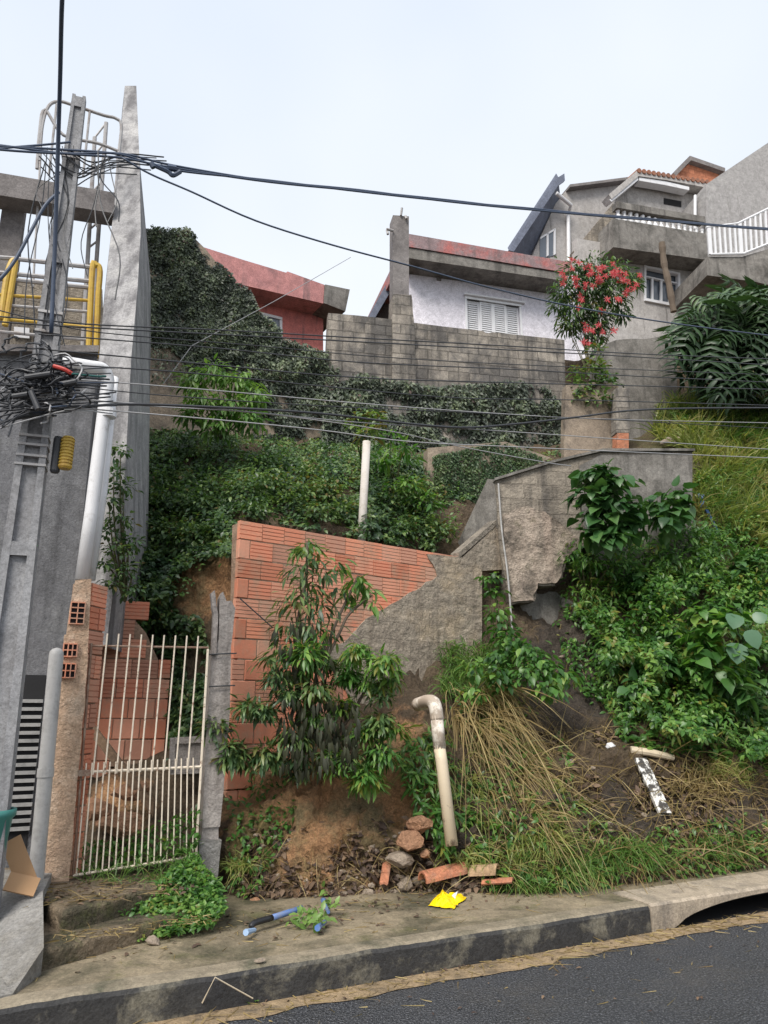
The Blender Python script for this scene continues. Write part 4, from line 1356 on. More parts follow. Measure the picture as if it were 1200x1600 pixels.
W = [
 ([(-60, 490), (40, 498), (160, 508), (350, 516), (560, 528), (800, 541), (1000, 553), (1260, 563)], .006, M_BLACK),
 ([(-60, 497), (40, 506), (160, 513), (350, 523), (560, 534), (800, 547), (1000, 558), (1260, 574)], .006, M_BLACK),
 ([(60, 522), (200, 533), (350, 545), (560, 566), (800, 577), (1000, 588), (1260, 600)], .0055, M_BLACK),
 ([(60, 545), (300, 567), (560, 590), (800, 598), (1000, 603), (1260, 610)], .006, M_BLACK),
 ([(-60, 558), (110, 570), (300, 583), (520, 605), (720, 622), (900, 625), (1260, 635)], .0055, M_BLACK),
 ([(80, 590), (300, 607), (560, 630), (760, 645), (950, 655), (1260, 662)], .005, M_CABLEG),
 ([(80, 622), (350, 640), (560, 660), (760, 672), (950, 685), (1260, 706)], .005, M_CABLEG),
 ([(80, 634), (330, 655), (500, 672), (640, 690), (800, 698), (1000, 707), (1260, 718)], .0055, M_CABLEG),
 ([(-60, 470), (60, 500), (160, 520), (400, 540), (600, 558), (860, 572), (1260, 588)], .0045, M_BLACK),
 ([(80, 600), (260, 618), (500, 634), (800, 648), (1260, 672)], .0045, M_BLACK),
]
nlab = {
 5: 'pale thin wire crossing just above the thick sagging cable', 7: 'pale thin wire running lowest over the ivy to the right edge', 6: 'pale thin wire between the sagging cable and the lowest wire',
 0: 'upper wire of the close pair crossing the block wall', 1: 'lower wire of the close pair crossing the block wall'}
for i, (pts, r, m) in enumerate(W):
    cable('wire', pts, r, m, nlab.get(i, TL), 'wire', None if i in nlab else GRP, d=(i % 4) * .03)
cable('sagging_cable', [(-60, 672), (0, 660), (60, 648), (180, 632), (350, 637), (500, 646), (620, 660), (720, 668), (800, 663), (900, 652), (980, 642), (1080, 638), (1260, 637)], .011, M_BLACK, 'thick black cable sagging in front of the ivy', d=.08)
cable('service_wire', [(90, 618), (230, 634), (400, 645), (600, 672), (720, 698), (850, 722), (892, 728)], .005, M_CABLEG, 'pale service wire dropping to the stuccoed wall', 'wire')
mb = MB()
mb.tube([P(548, 402, 13), P(430, 470, 11.5), P(300, 540, 10.4), P(255, 600, 10.2)], .006, 5)
mb.build('guy_wire', M_CABLEG, label='faint slanting wire from the pink house down over the ivy wall', cat='wire')
mb = MB()
mb.tube(spline([P(104, -80, 3.4), P(97, 0, 3.9), P(94, 120, 4.4), P(91, 220, 4.7), P(86, 380, 5.0), P(80, 520, 5.12)]), .0155, 8)
mb.build('riser_cable', M_CABLEB, label='thick dark cable rising steeply beside the pole and out overhead', cat='cable', smooth=True)
cable('side_cable', [(92, 300), (70, 322), (48, 362), (20, 412), (-10, 445), (-60, 480)], .014, M_CABLEB, 'dark cable running down left from the pole under the beam')
cable('left_cable', [(-60, 240), (0, 232), (70, 226), (110, 222)], .009, M_CABLEB, 'short dark cable joining the pole top from the left edge')
# loops and tangle at splice height
tg = thing('cable_tangle', PO(0, -.15, P(70, 600, 5.2)[2]), 'dense black tangle of looped cables on the pole at gate-roof height', 'cable tangle')
rd = random.Random(3)
mats = [M_BLACK] * 8 + [M_CABLEB, M_CABLEG]
mb = {m.name: MB() for m in set(mats)}
for i in range(48):
    cx, cy = rd.gauss(68, 26), rd.gauss(600, 20)
    rx, ry = rd.uniform(14, 52), rd.uniform(6, 26)
    ph = rd.uniform(0, 6.28); ar = rd.uniform(1.4, 6.0)
    pts = []
    for k in range(9):
        t = ph + ar * k / 8
        pts.append(P(cx + rx * math.cos(t) + rd.uniform(-4, 4), cy + ry * math.sin(t) + rd.uniform(-3, 3), 5.08 + rd.uniform(-.09, .07)))
    mb[rd.choice(mats).name].tube(spline(pts, 3), rd.uniform(.004, .010), 5)
for i in range(34):
    x0, y0 = rd.uniform(20, 130), rd.uniform(570, 650)
    pts = [P(-40 + rd.uniform(0, 60), y0 + rd.uniform(-20, 50), 5.0), P(x0 * .5, y0 + rd.uniform(0, 14), 5.05), P(x0, y0, 5.1), P(x0 + 60, y0 + rd.uniform(-8, 6), 5.35)]
    mb[rd.choice(mats).name].tube(spline(pts, 4), rd.uniform(.004, .009), 5)
for nme, b in mb.items():
    if b.V:
        b.build({'black_cable': 'black_loop', 'blue_grey_cable': 'blue_loop', 'pale_wire': 'pale_loop'}[nme], bpy.data.materials[nme], tg)
MB().tube(spline([P(84, 572, 5.0), P(100, 577, 5.0), P(112, 584, 5.02)], 4), .016, 8).build('red_sleeve', M_REDP, tg)
MB().tube(spline([P(112, 584, 5.0), P(150, 588, 5.1), P(165, 588, 5.2)], 4), .008, 6).build('teal_cable', M_TEALC, tg)
for (x0, y0, x1, y1) in ((40, 590, 80, 584), (100, 600, 120, 596), (48, 612, 60, 640), (20, 620, 44, 616)):
    MB().tube([P(x0, y0, 5.0), P(x1, y1, 5.0)], .022, 9).build('splice_closure', M_BLACK, tg)
# loose hanging wires around the pole head
lw = thing('loose_wires', PO(.1, -.1, 4.2), 'loose thin wires dangling around the upper pole and ladder', 'wires')
b = MB()
for i in range(15):
    x0, y0 = rd.uniform(70, 185), rd.uniform(225, 255)
    x1 = x0 + rd.uniform(-45, 30); y1 = y0 + rd.uniform(60, 330)
    pts = [P(x0, y0, 5.25), P((x0 + x1) / 2 + rd.uniform(-22, 22), y0 + (y1 - y0) * .35, 5.28), P(x1 + rd.uniform(-18, 18), y0 + (y1 - y0) * .7, 5.25), P(x1, y1, 5.22)]
    b.tube(spline(pts, 5), rd.uniform(.003, .006), 5)
for i in range(9):
    y = rd.uniform(230, 262); x0 = rd.uniform(60, 110)
    pts = [P(x0, y, 5.2), P(x0 + 40, y + rd.uniform(8, 40), 5.3), P(x0 + 90, y + rd.uniform(0, 18), 5.5), P(x0 + 150, y + 12, 5.75)]
    b.tube(spline(pts, 5), rd.uniform(.004, .008), 5)
b.build('dangling_wire', M_BLACK, lw)

# white downpipes
wp = thing('white_downpipe', P(135, 905, 6.55), 'pair of white plastic downpipes with elbow beside the grey building', 'drainpipe')
MB().tube(spline([P(98, 566, 6.3), P(140, 573, 6.42), P(160, 577, 6.5), P(168, 592, 6.55), P(166, 615, 6.55)], 6) + [P(143, 800, 6.55), P(128, 906, 6.55)], .062, 14).build('main_pipe', M_WHITE, wp, smooth=True)
MB().tube([P(178, 590, 6.72), P(160, 770, 6.72), P(141, 906, 6.72)], .045, 12).build('side_pipe', M_WHITE, wp, smooth=True)
MB().tube([P(170.5, 640, 6.55), P(169.5, 652, 6.55)], .07, 14).build('collar', M_WHITE, wp)

# grey pipe by the pier
mb = MB()
p0, p1 = P(57, 1362, 5.95), P(88, 1024, 5.95)
dd = (p1 - p0) / np.linalg.norm(p1 - p0)
mb.tube([p0 - dd * .3, p0, p0 + (p1 - p0) * .45, p1, p1 + dd * .03, p1 + dd * .05, p1 + dd * .06], [.055, .055, .055, .055, .05, .035, .005], 16)
gp2 = mb.build('capped_pipe', M_GREYPIPE, label='stout grey capped vertical pipe left of the gate pier', cat='pipe', smooth=True)
MB().tube([p0 + (p1 - p0) * .42, p0 + (p1 - p0) * .46], .061, 16).build('coupling', M_GREYPIPE, gp2)

# bin and cardboard at the left edge
bn = thing('rubbish_bin', P(-36, 1385, 5.3), 'teal plastic rubbish bin cut off by the left edge', 'bin')
c = P(-36, 1372, 5.3)
MB().lathe(c, [(.13, 0), (.17, .36), (.19, .38), (.19, .42), (.165, .42), (.16, .36), (.12, .02), (0.001, .02)], 18).build('body', M_TEAL, bn, smooth=True)
def board(px, py, Y, wdt, hgt, yaw, lean, roll, name, m, th=.012, **kw):
    from mathutils import Matrix
    M = Matrix.Translation(P(px, py, Y)) @ Matrix.Rotation(R(yaw), 4, 'Z') @ Matrix.Rotation(R(lean), 4, 'X') @ Matrix.Rotation(R(roll), 4, 'Y')
    b = MB(); b.box(-wdt / 2, wdt / 2, -th / 2, th / 2, 0, hgt)
    b.V = [tuple(M @ Vector(v)) for v in b.V]
    return b.build(name, m, **kw)
board(45, 1385, 5.55, .13, .34, 15, -12, -28, 'cardboard_sheet', M_CARD, label='tan cardboard sheet leaning upright at the louvre', cat='cardboard')
board(28, 1396, 5.45, .2, .13, 30, -40, 20, 'cardboard_sheet', M_CARD, label='small folded piece of cardboard lying in front of the leaning sheet', cat='cardboard')

# ------------------------------------------------------------------ gate
GT = Plane(118, 1368, 6.28, 22)
gate = thing('gate', GT.hit(210, 1352), 'cream-painted barred metal gate with two tiers of bars', 'gate', ang=GT.ang)
def gbar(p0, p1, r, name, m=M_GATE, off=0.0):
    MB().tube([GT.hit(*p0, off), GT.hit(*p1, off)], r, 6).build(name, m, gate)
for i in range(9):
    gbar((168 + 17.7 * i, 990 + i * .5), (145 + 18.5 * i, 1210 - i), .0068, 'bar', off=.012)
for i in range(19):
    gbar((135 + 9.25 * i, 1192 - i * .45), (119 + 10.1 * i, 1367 - i * 1.5), .006, 'bar', off=.02)
gbar((142, 1009), (326, 1012), .010, 'rail', M_RUST)
gbar((121, 1207), (313, 1198), .012, 'rail')
gbar((114, 1368), (311, 1337), .011, 'rail')
gbar((143, 1005), (114, 1370), .010, 'stile', M_RUST)
gbar((325, 1014), (306, 1340), .011, 'stile')
MB().pbox(GT, *(lambda a, b: (a[0], b[0], b[1], a[1]))(GT.uv(122, 1203), GT.uv(140, 1212)), -.02, .035).build('latch', M_RUST, gate)

# old timber gate post on a concrete stub
PT = Plane(340, 1100, 6.72, 22)
gpz = thing('timber_post', PT.hit(325, 1376), 'weathered split timber gate post on a pale concrete stub', 'post', ang=PT.ang)
mb = MB()
mb.ppoly(PT, rag([(343, 934), (349, 924), (354, 940), (362, 938), (368, 950), (361, 1010), (359, 1115), (344, 1292), (316, 1294), (324, 1110), (332, 1015), (341, 1000)], 1.6, 3), -0.14, 0)
mb.build('plank', M_WOOD, gpz)
mb = MB()
mb.ppoly(PT, rag([(329, 927), (335, 922), (340, 960), (337, 1022), (330, 1024), (333, 960)], 1, 3), -0.06, 0.02)
mb.build('split_strip', M_WOOD, gpz)
mb = MB()
mb.ppoly(PT, rag([(311, 1312), (345, 1312), (338, 1380), (308, 1380)], 1.2, 4), -0.2, 0.03)
mb.build('concrete_stub', M_RAMP, gpz)
mb = MB()
mb.ppoly(PT, [(318, 1290), (342, 1290), (342, 1316), (314, 1316)], -.15, -.02)
mb.build('post_foot', M_WOOD, gpz)
for y in (1021, 1071, 1142):
    mb = MB()
    mb.tube([PT.hit(326, y + 2, .03), PT.hit(345, y + 1, .03), PT.hit(369 - (y - 1021) * .05, y, .02)], .006, 5)
    mb.build('wire_tie', M_BLACK, gpz)
mb = MB()
mb.tube([BW.hit(373, 936, .03), BW.hit(420, 982, .08)], .007, 5)
mb.build('rod', M_BLACK, label='thin black rod sticking from the brick wall edge toward the shrub', cat='rod')

# things behind the gate
mb = MB()
a, b = P(134, 1128, 6.9), P(240, 1266, 7.05)
up = np.array([0, 0, .055]); bk = np.array([0, .04, 0])
mb.hexa([a - up, b - up, b - up + bk, a - up + bk], [a + up, b + up, b + up + bk, a + up + bk])
mb.build('plank', M_BROWN, label='long brown plank leaning diagonally behind the gate', cat='plank')
cr = thing('timber_crate', P(292, 1205, 7.2), 'grey timber crate side standing behind the right of the gate', 'crate')
q = Plane(290, 1180, 7.2, 22)
for pts in ([(268, 1153), (314, 1150), (314, 1160), (268, 1163)], [(266, 1200), (314, 1198), (314, 1208), (266, 1210)], [(266, 1153), (274, 1153), (272, 1208), (264, 1208)]):
    MB().ppoly(q, pts, -.03, .02).build('rail', M_WOOD, cr)
mb = MB(); mb.ppoly(q, [(270, 1162), (314, 1160), (314, 1199), (268, 1201)], -.05, -.01); mb.build('panel', M_WOOD, cr)
for i, (x, y, Y, r, s, lab) in enumerate([
    (150, 1262, 6.9, .17, (1.2, .8, .75), 'clay block behind the gate, leftmost of the three'),
    (190, 1285, 6.85, .19, (1.3, .8, .6), 'clay block behind the gate, lowest of the three'),
    (205, 1235, 7.1, .15, (1.3, .8, .6), 'clay block behind the gate, uppermost under the plank')]):
    MB().rock(P(x, y, Y), r, s, 20 + i, .2).build('clay_block', M_ROCK, label=lab, cat='clay block', group='clay blocks behind the gate')

# ------------------------------------------------------------------ pipes and posts on the hill
mb = MB()
mb.tube([P(564, 860, 9.15), P(567, 800, 9.15), P(573, 690, 9.15)], .053, 14)
mb.build('white_post', M_WHITEMETAL if False else plain('chalky_white', (0.54, 0.50, 0.465), .7, dirt=(.4, .36, .3)), label='slim white post standing above the brick wall', cat='post', smooth=True)
pv = thing('pvc_pipe', P(704, 1318, 6.85), 'stained cream plastic pipe with elbow standing in the dry grass', 'pipe')
MB().tube(spline([P(652, 1101, 7.35), P(668, 1096, 7.15), P(677, 1098, 7.06), P(681, 1108, 7.03), P(683, 1125, 7.02)], 5), .062, 14).build('elbow', M_PVCD, pv, smooth=True)
MB().tube([P(682, 1118, 7.02), P(687, 1170, 7.0)], .058, 14).build('grimy_sleeve', M_PVCD, pv, smooth=True)
MB().tube([P(686, 1165, 7.0), P(690, 1190, 6.98), P(706, 1322, 6.85)], .054, 14).build('shaft', M_PVC, pv, smooth=True)

# blue frame sticks on the slope
bs = thing('tube_trestle', T(1106, 830), 'broken blue tube trestle stuck in the grassy slope', 'trestle')
for p0, p1 in (((1092, 772), (1121, 830)), ((1098, 774), (1094, 790)), ((1094, 790), (1104, 782))):
    MB().tube([T(*p0, .3), T(*p1, .18)], .022, 7).build('tube', M_BLUE, bs)
mb = MB()
mb.tube([T(1190, 935, .3), T(1203, 970, .2)], .02, 7)
mb.build('blue_stick', M_BLUE, label='blue stick poking from the bushes at the right edge', cat='stick')

# white plank, log
a, b = T(1001, 1184, .22), T(1040, 1270, .14)
mb = MB()
sx = np.array([.062, .01, .0]); ny = np.array([.0, -.03, .03])
mb.hexa([b - sx, b + sx, b + sx - ny, b - sx - ny], [a - sx, a + sx, a + sx - ny, a - sx - ny])
mb.build('white_plank', M_WPLANK, label='flaking white-painted plank lying on the litter slope', cat='plank')
mb = MB()
mb.tube(spline([T(985, 1172, .12), T(1015, 1176, .14), T(1052, 1184, .12)], 4), [.04, .042, .04, .04, .038, .04, .036, .035, .03], 9)
mb.build('log', M_PVC, label='pale broken branch lying above the white plank', cat='log')
mb = MB()
mb.rock(T(954, 1166, .1), .055, (1.1, .8, .8), 31, .2)
mb.build('white_scrap', M_WHITE, label='small white scrap left of the pale branch', cat='scrap')

# ------------------------------------------------------------------ litter on the pavement edge
def G0(px, py, z=.2):
    return P(px, py, Yz(py, z))
bag = thing('plastic_bag', G0(698, 1408), 'crumpled bright yellow plastic bag on the sidewalk', 'bag')
V, F = [], []
c0, c1, c2, c3 = G0(668, 1416), G0(708, 1421), G0(729, 1403), G0(690, 1396)
N = 16
for j in range(N + 1):
    for i in range(N + 1):
        f, g = i / N, j / N
        p = (c0 * (1 - f) + c1 * f) * (1 - g) + (c3 * (1 - f) + c2 * f) * g
        e = min(f, 1 - f, g, 1 - g) * 4
        h = max(0, .03 * min(1, e) + .05 * (mnoise.noise(Vector((f * 4, g * 4, 2))) + .5 * mnoise.noise(Vector((f * 9, g * 9, 5)))) * min(1, e + .25)) + .006
        nn = mnoise.noise_vector(Vector((f * 5, g * 5, 8))) * .02
        V.append((p[0] + nn.x, p[1] + nn.y, .2 + h))
for j in range(N):
    for i in range(N):
        a = j * (N + 1) + i
        F.append((a, a + 1, a + N + 2, a + N + 1))
emit('film', V, F, M_BAG, bag)
pq = [V[8 * 17 + 10], V[8 * 17 + 13], V[12 * 17 + 13], V[12 * 17 + 10]]
MB().hexa([(x, y, z + .012) for x, y, z in pq], [(x, y, z + .018) for x, y, z in pq]).build('white_patch', M_WHITEMETAL, bag)
bp_ = thing('broken_pipe', G0(430, 1432), 'broken pipe, half black and half blue, lying at the foot of the bank', 'pipe')
MB().tube(spline([G0(392, 1449, .24), G0(398, 1442, .26), G0(425, 1434, .26)], 4), .021, 10).build('black_half', M_BLACKP, bp_, smooth=True)
MB().tube([G0(425, 1434, .26), G0(450, 1426, .26), G0(472, 1419, .27)], .021, 10).build('blue_half', M_BLUE, bp_, smooth=True)
for i, (x0, y0, x1, y1, lab) in enumerate([(505, 1406, 513, 1425, 'short upright blue pipe scrap beside the yellow leaf sprig'), (496, 1450, 508, 1440, 'blue scrap lying below the yellow leaf sprig'), (384, 1457, 398, 1453, 'pale blue scrap at the black pipe end')]):
    MB().tube([G0(x0, y0, .25), G0(x1, y1, .23)], [.022, .014], 7).build('blue_scrap', M_BLUE if i < 2 else plain('pale_blue', (.3, .42, .6)), label=lab, cat='scrap')
def tilepiece(px, py, L, r, yaw, name, lab, m=M_SHARD, arc=math.pi, tilt=.06):
    c = T(px, py, .09) if py < base_py(px) else G0(px, py, .22)
    V, F = [], []
    n = 10
    for k in (0, 1):
        for rr in (r, r - .018):
            for i in range(n + 1):
                t = arc * i / n + (math.pi - arc) / 2
                x, y, z = L * (k - .5), rr * math.cos(t), rr * math.sin(t)
                cy, sy = math.cos(R(yaw)), math.sin(R(yaw))
                V.append((c[0] + x * cy - y * sy, c[1] + x * sy + y * cy, c[2] - .03 + z + x * tilt * 2))
    m1 = n + 1
    for i in range(n):
        F += [(i, i + 1, 2 * m1 + i + 1, 2 * m1 + i), (m1 + i, 3 * m1 + i, 3 * m1 + i + 1, m1 + i + 1), (i, m1 + i, m1 + i + 1, i + 1), (2 * m1 + i, 2 * m1 + i + 1, 3 * m1 + i + 1, 3 * m1 + i)]
    F += [(0, 2 * m1, 3 * m1, m1), (n, m1 + n, 3 * m1 + n, 2 * m1 + n)]
    emit(name, V, F, m, label=lab, cat='tile', group='broken roof tiles at the foot of the bank')
tilepiece(692, 1364, .40, .085, 24, 'roof_tile', 'curved orange roof tile lying above the yellow bag')
tilepiece(757, 1360, .24, .08, -25, 'roof_tile', 'tan rounded tile right of the yellow bag', surf('tan_tile', (.46, .31, .19), (.33, .22, .13), 6, stain=(.2, .14, .09), ssc=5, bs=25))
tilepiece(778, 1386, .26, .10, -18, 'roof_tile', 'flat tile fragment at the sidewalk edge under the grass', arc=1.5)
tilepiece(602, 1368, .08, .06, 70, 'roof_tile', 'small upright orange tile fragment among the rubble', M_SHARD, 1.4, .9)
k = 0
for (x, y, off, r, s, m, lab) in [
    (655, 1290, .16, .115, (1.1, .9, .75), M_ROCK, 'large ochre clay lump beside the plastic pipe'),
    (640, 1315, .18, .125, (1, .9, .8), M_ROCK, 'ochre clay lump just below the largest one'),
    (622, 1342, .14, .11, (1.2, .9, .7), M_RUBBLE, 'grey mossy stone at the foot of the clay bank'),
    (664, 1335, .14, .06, (1, .9, .8), M_ROCK, 'small clay lump left of the roof tile'),
    (633, 1380, .05, .075, (1, .8, 1), M_RUBBLE, 'pale rubble chunk left of the yellow bag'),
    (655, 1376, .05, .06, (1.3, .8, .8), M_RUBBLE, 'pinkish rubble chunk beside the pale one'),
    (485, 1412, .05, .06, (1.5, .9, .7), M_ROCK, 'flat stone above the blue pipe end'),
    (712, 1380, .03, .055, (1.2, .8, .9), M_RUBBLE, 'rubble piece directly behind the yellow bag'),
    (398, 1412, .04, .07, (1, .9, .8), M_ROCK, 'reddish stone near the black pipe'),
    (612, 1395, .03, .045, (1.2, .8, .7), M_RUBBLE, 'small stone at the pavement edge below the upright tile'),
    (575, 1395, .03, .05, (1.2, .8, .7), M_RUBBLE, 'small dark stone right of the yellow leaf sprig'),
    (240, 1470, None, .05, (1.2, .8, .8), M_RUBBLE, 'small pale lump on the sidewalk below the gate weeds'),
    (405, 1500, None, .03, (1.4, .9, .4), M_RUBBLE, 'flat pebble on the open sidewalk'),
    (648, 1503, None, .035, (1.3, .9, .6), M_SHARD, 'reddish shard lying in the gutter'),
    (600, 1522, None, .03, (1.4, .9, .5), M_RUBBLE, 'pale pebble lying in the gutter')]:
    k += 1
    p = T(x, y, off) if off is not None else G0(x, y, .03 if y > 1500 and x > 500 else .22)
    MB().rock(p, r, s, 40 + k, .25).build('stone', m, label=lab, cat='stone', group='stones and rubble along the bank')

# ================================================================== PLANTS
def tmpl(stations, droop=0.25, fold=0.25):
    """leaf outline along +y: stations (t, half width); folded along the midrib and drooping"""
    V, F = [(0, 0, 0)], []
    for t, wd in stations:
        z = -droop * t * t
        V += [(0, t, z), (-wd, t, z + fold * wd), (wd, t, z + fold * wd)]
    n = len(stations)
    V.append((0, 1, -droop))
    tip = len(V) - 1
    F += [(0, 1, 2), (0, 3, 1)]
    for i in range(n - 1):
        m, l, r = 1 + 3 * i, 2 + 3 * i, 3 + 3 * i
        F += [(m, m + 3, l + 3), (m, l + 3, l), (m, r, r + 3), (m, r + 3, m + 3)]
    m = 1 + 3 * (n - 1)
    F += [(m, tip, m + 1), (m, m + 2, tip)]
    return np.array(V, float), np.array(F, int)
L_SMALL = tmpl([(0.45, 0.26)], .15)
L_OVAL = tmpl([(0.2, .17), (0.45, .27), (0.75, .16)], .25)
L_LANCE = tmpl([(0.2, .09), (0.5, .13), (0.8, .07)], .35)
L_HEART = tmpl([(0.04, .25), (0.25, .40), (0.55, .32), (0.82, .13)], .3, .2)
L_ROUND = tmpl([(0.03, .22), (0.2, .46), (0.5, .50), (0.8, .30)], .25, .15)

def lobed(nl=5):
    """a deeply cut leaf: separate broad fingers on both sides of the midrib"""
    V, F = [], []
    def z(t, x): return -.55 * t * t - .7 * x * x
    for sgn in (-1, 1):
        for i in range(nl):
            t = .05 + .80 * i / (nl - 1)
            env = .54 * math.sin(math.pi * (0.22 + .66 * (1 - i / (nl - 1)))) + .06
            fw = .10 + .35 * i / nl
            b = len(V)
            for q, (wd) in ((0, .06), (.35, .082), (.72, .068)):
                x1, y1 = env * q, t + env * q * fw
                V += [(sgn * x1, y1 - wd, z(y1, x1) - .01), (sgn * x1, y1, z(y1, x1) + .02), (sgn * x1, y1 + wd, z(y1, x1) - .01)]
            V.append((sgn * env, t + env * (fw + .25), z(t + env * fw, env) - .05))
            f = []
            for r in (0, 3):
                for c in (0, 1):
                    f += [(b + r + c, b + r + 3 + c, b + r + 4 + c), (b + r + c, b + r + 4 + c, b + r + 1 + c)]
            f += [(b + 6, b + 9, b + 7), (b + 7, b + 9, b + 8)]
            F += f if sgn > 0 else [q[::-1] for q in f]
    b = len(V)
    V += [(-.05, .84, z(.84, 0)), (.05, .84, z(.84, 0)), (0, 1.1, z(1.1, 0))]
    F.append((b, b + 1, b + 2))
    return np.array(V, float), np.array(F, int)
L_LOBED = lobed()

def fern():
    V, F = [], []
    n = 15
    for sgn in (-1, 1):
        for i in range(n):
            t = .08 + .9 * i / n
            w = .30 * (1 - t) ** .7 * min(1, t * 6)
            z = -.5 * t * t
            b = len(V)
            V += [(0, t - .02, z), (0, t + .024, z), (sgn * w, t + .06, z - .25 * w)]
            F.append((b, b + 2, b + 1) if sgn > 0 else (b, b + 1, b + 2))
    return np.array(V, float), np.array(F, int)
L_FERN = fern()

def nrm(a):
    return a / (np.linalg.norm(a, axis=-1, keepdims=True) + 1e-9)

class Cloud:
    def __init__(s):
        s.V, s.F, s.T = [], [], []
        s.n = 0
    def leaves(s, tp, pos, d, up, size, tint):
        TV, TF = tp
        N = len(pos)
        y = nrm(d)
        x = np.cross(y, up)
        x = nrm(x + 1e-6)
        z = np.cross(x, y)
        sz = np.broadcast_to(np.asarray(size, float), (N,))[:, None, None]
        V = pos[:, None, :] + sz * (x[:, None, :] * TV[None, :, 0, None] + y[:, None, :] * TV[None, :, 1, None] + z[:, None, :] * TV[None, :, 2, None])
        F = TF[None] + (np.arange(N) * len(TV))[:, None, None] + s.n
        s.V.append(V.reshape(-1, 3)); s.F.append(F.reshape(-1, 3))
        s.T.append(np.repeat(np.clip(np.broadcast_to(tint, (N,)), 0, 1), len(TF)))
        s.n += N * len(TV)
        return s
    def blades(s, pos, d, L, wd, droop, tint, nst=5):
        """grass blades: ribbons that arch under gravity"""
        N = len(pos)
        L = np.broadcast_to(L, (N,)); wd = np.broadcast_to(wd, (N,)); droop = np.broadcast_to(droop, (N,))
        side = nrm(np.cross(nrm(d), rng.normal(size=(N, 3))))
        t = np.linspace(0, 1, nst)
        c = pos[:, None] + nrm(d)[:, None] * (L[:, None] * t)[..., None]
        c = c + (rdir(N) * np.array([1, 1, .3]))[:, None] * ((L * .25)[:, None] * t ** 2)[..., None]
        c[..., 2] -= droop[:, None] * L[:, None] * t ** 2
        w2 = wd[:, None] * (1 - t ** 2) * .5 + .0006
        V = np.stack([c - side[:, None] * w2[..., None], c + side[:, None] * w2[..., None]], 2)
        k = np.arange(nst - 1) * 2
        q = np.concatenate([np.stack([k, k + 1, k + 3], -1), np.stack([k, k + 3, k + 2], -1)])
        F = q[None] + (np.arange(N) * nst * 2)[:, None, None] + s.n
        s.V.append(V.reshape(-1, 3)); s.F.append(F.reshape(-1, 3))
        s.T.append(np.repeat(np.clip(np.broadcast_to(tint, (N,)), 0, 1), len(q)))
        s.n += N * nst * 2
        return s
    def tufts(s, roots, nb, L, wd, droop, tint, base=(0, -.4, .8), spread=.5, own=.5, nst=6):
        """grass in tufts: each root has its own lean, length and colour"""
        n = len(roots)
        d0 = nrm(np.array(base) + rdir(n) * own)
        k = rng.integers(max(2, nb // 2), nb + nb // 2, n)
        pos = np.repeat(roots, k, 0); N = len(pos)
        pos = pos + rng.normal(0, .025, (N, 3)) * np.array([1, 1, .3])
        d = nrm(np.repeat(d0, k, 0) + rdir(N) * spread)
        Ls = np.repeat(rng.uniform(L[0], L[1], n), k) * rng.uniform(.55, 1.15, N)
        return s.blades(pos, d, Ls, rng.uniform(wd[0], wd[1], N), rng.uniform(droop[0], droop[1], N), np.repeat(tint + rng.normal(0, .2, n), k) + rng.normal(0, .12, N), nst)
    def build(s, name, m, parent=None, **kw):
        V, F, T_ = np.concatenate(s.V), np.concatenate(s.F), np.concatenate(s.T)
        return emit(name, V, F, m, parent, attrs={'tint': ('FACE', 'FLOAT', T_)}, smooth=False, **kw)

UP = np.array([0, 0, 1.0])
def rdir(n):
    return nrm(rng.normal(size=(n, 3)))

def clump_leaves(cl, tp, c, r, n, size, tint, droop=0.4, sq=(1, 1, .85), shell=.45):
    """leaves on the twigs of one leafy clump, pointing out and drooping"""
    d = rdir(n)
    d[:, 2] = np.where(d[:, 2] < -.5, -d[:, 2] * .6, d[:, 2])
    k = r * (shell + (1 - shell) * rng.random(n) ** .6) * (1 + .25 * rng.normal(size=n))
    pos = c + d * k[:, None] * np.array(sq)
    dirs = nrm(d * np.array([1, 1, .6]) + rdir(n) * .55 + np.array([0, -.15, -droop]))
    up = nrm(UP * .9 + d * .7 + rdir(n) * .45)
    cl.leaves(tp, pos, dirs, up, size * rng.uniform(.5, 1.3, n), tint + rng.normal(0, .24, n))

def stems_mesh(mb, base, tips, r=.012):
    for t in tips:
        t = np.asarray(t)
        m = base + (t - base) * .5 + np.array([random.uniform(-.06, .06), random.uniform(-.05, .05), random.uniform(0, .12)])
        mb.tube(spline([base, m, t], 4), [r * (1 - .07 * i) for i in range(9)], 5)

def plant(name, label, cat, base, clumps, tp, size, m, dens=1.0, droop=.4, tint=.45, tvar=.18, group=None, stems=True, sq=(1, 1, .85), shell=.45, extra=None):
    """clumps: (px, py, radius px, Y) -> crown of leafy clumps carried on stems"""
    root = thing(name, base, label, cat, group)
    cl = Cloud(); tips = []
    for (x, y, rp_, Y) in clumps:
        c = P(x, y, Y)
        r = rp_ * mpp(y, Y)
        n = int(max(10, dens * 26 * (r / size) ** 2))
        clump_leaves(cl, tp, c, r, n, size, tint + random.uniform(-tvar, tvar), droop, sq, shell)
        tips.append(c)
    if extra: extra(cl)
    cl.build('foliage', m, root)
    if stems:
        mb = MB(); stems_mesh(mb, np.asarray(base, float), tips)
        mb.build('stem', M_STEM, root)
    return root

def on_hill(px, py, off=0.0):
    return Pn(px, py, Yt(px, py) - off)

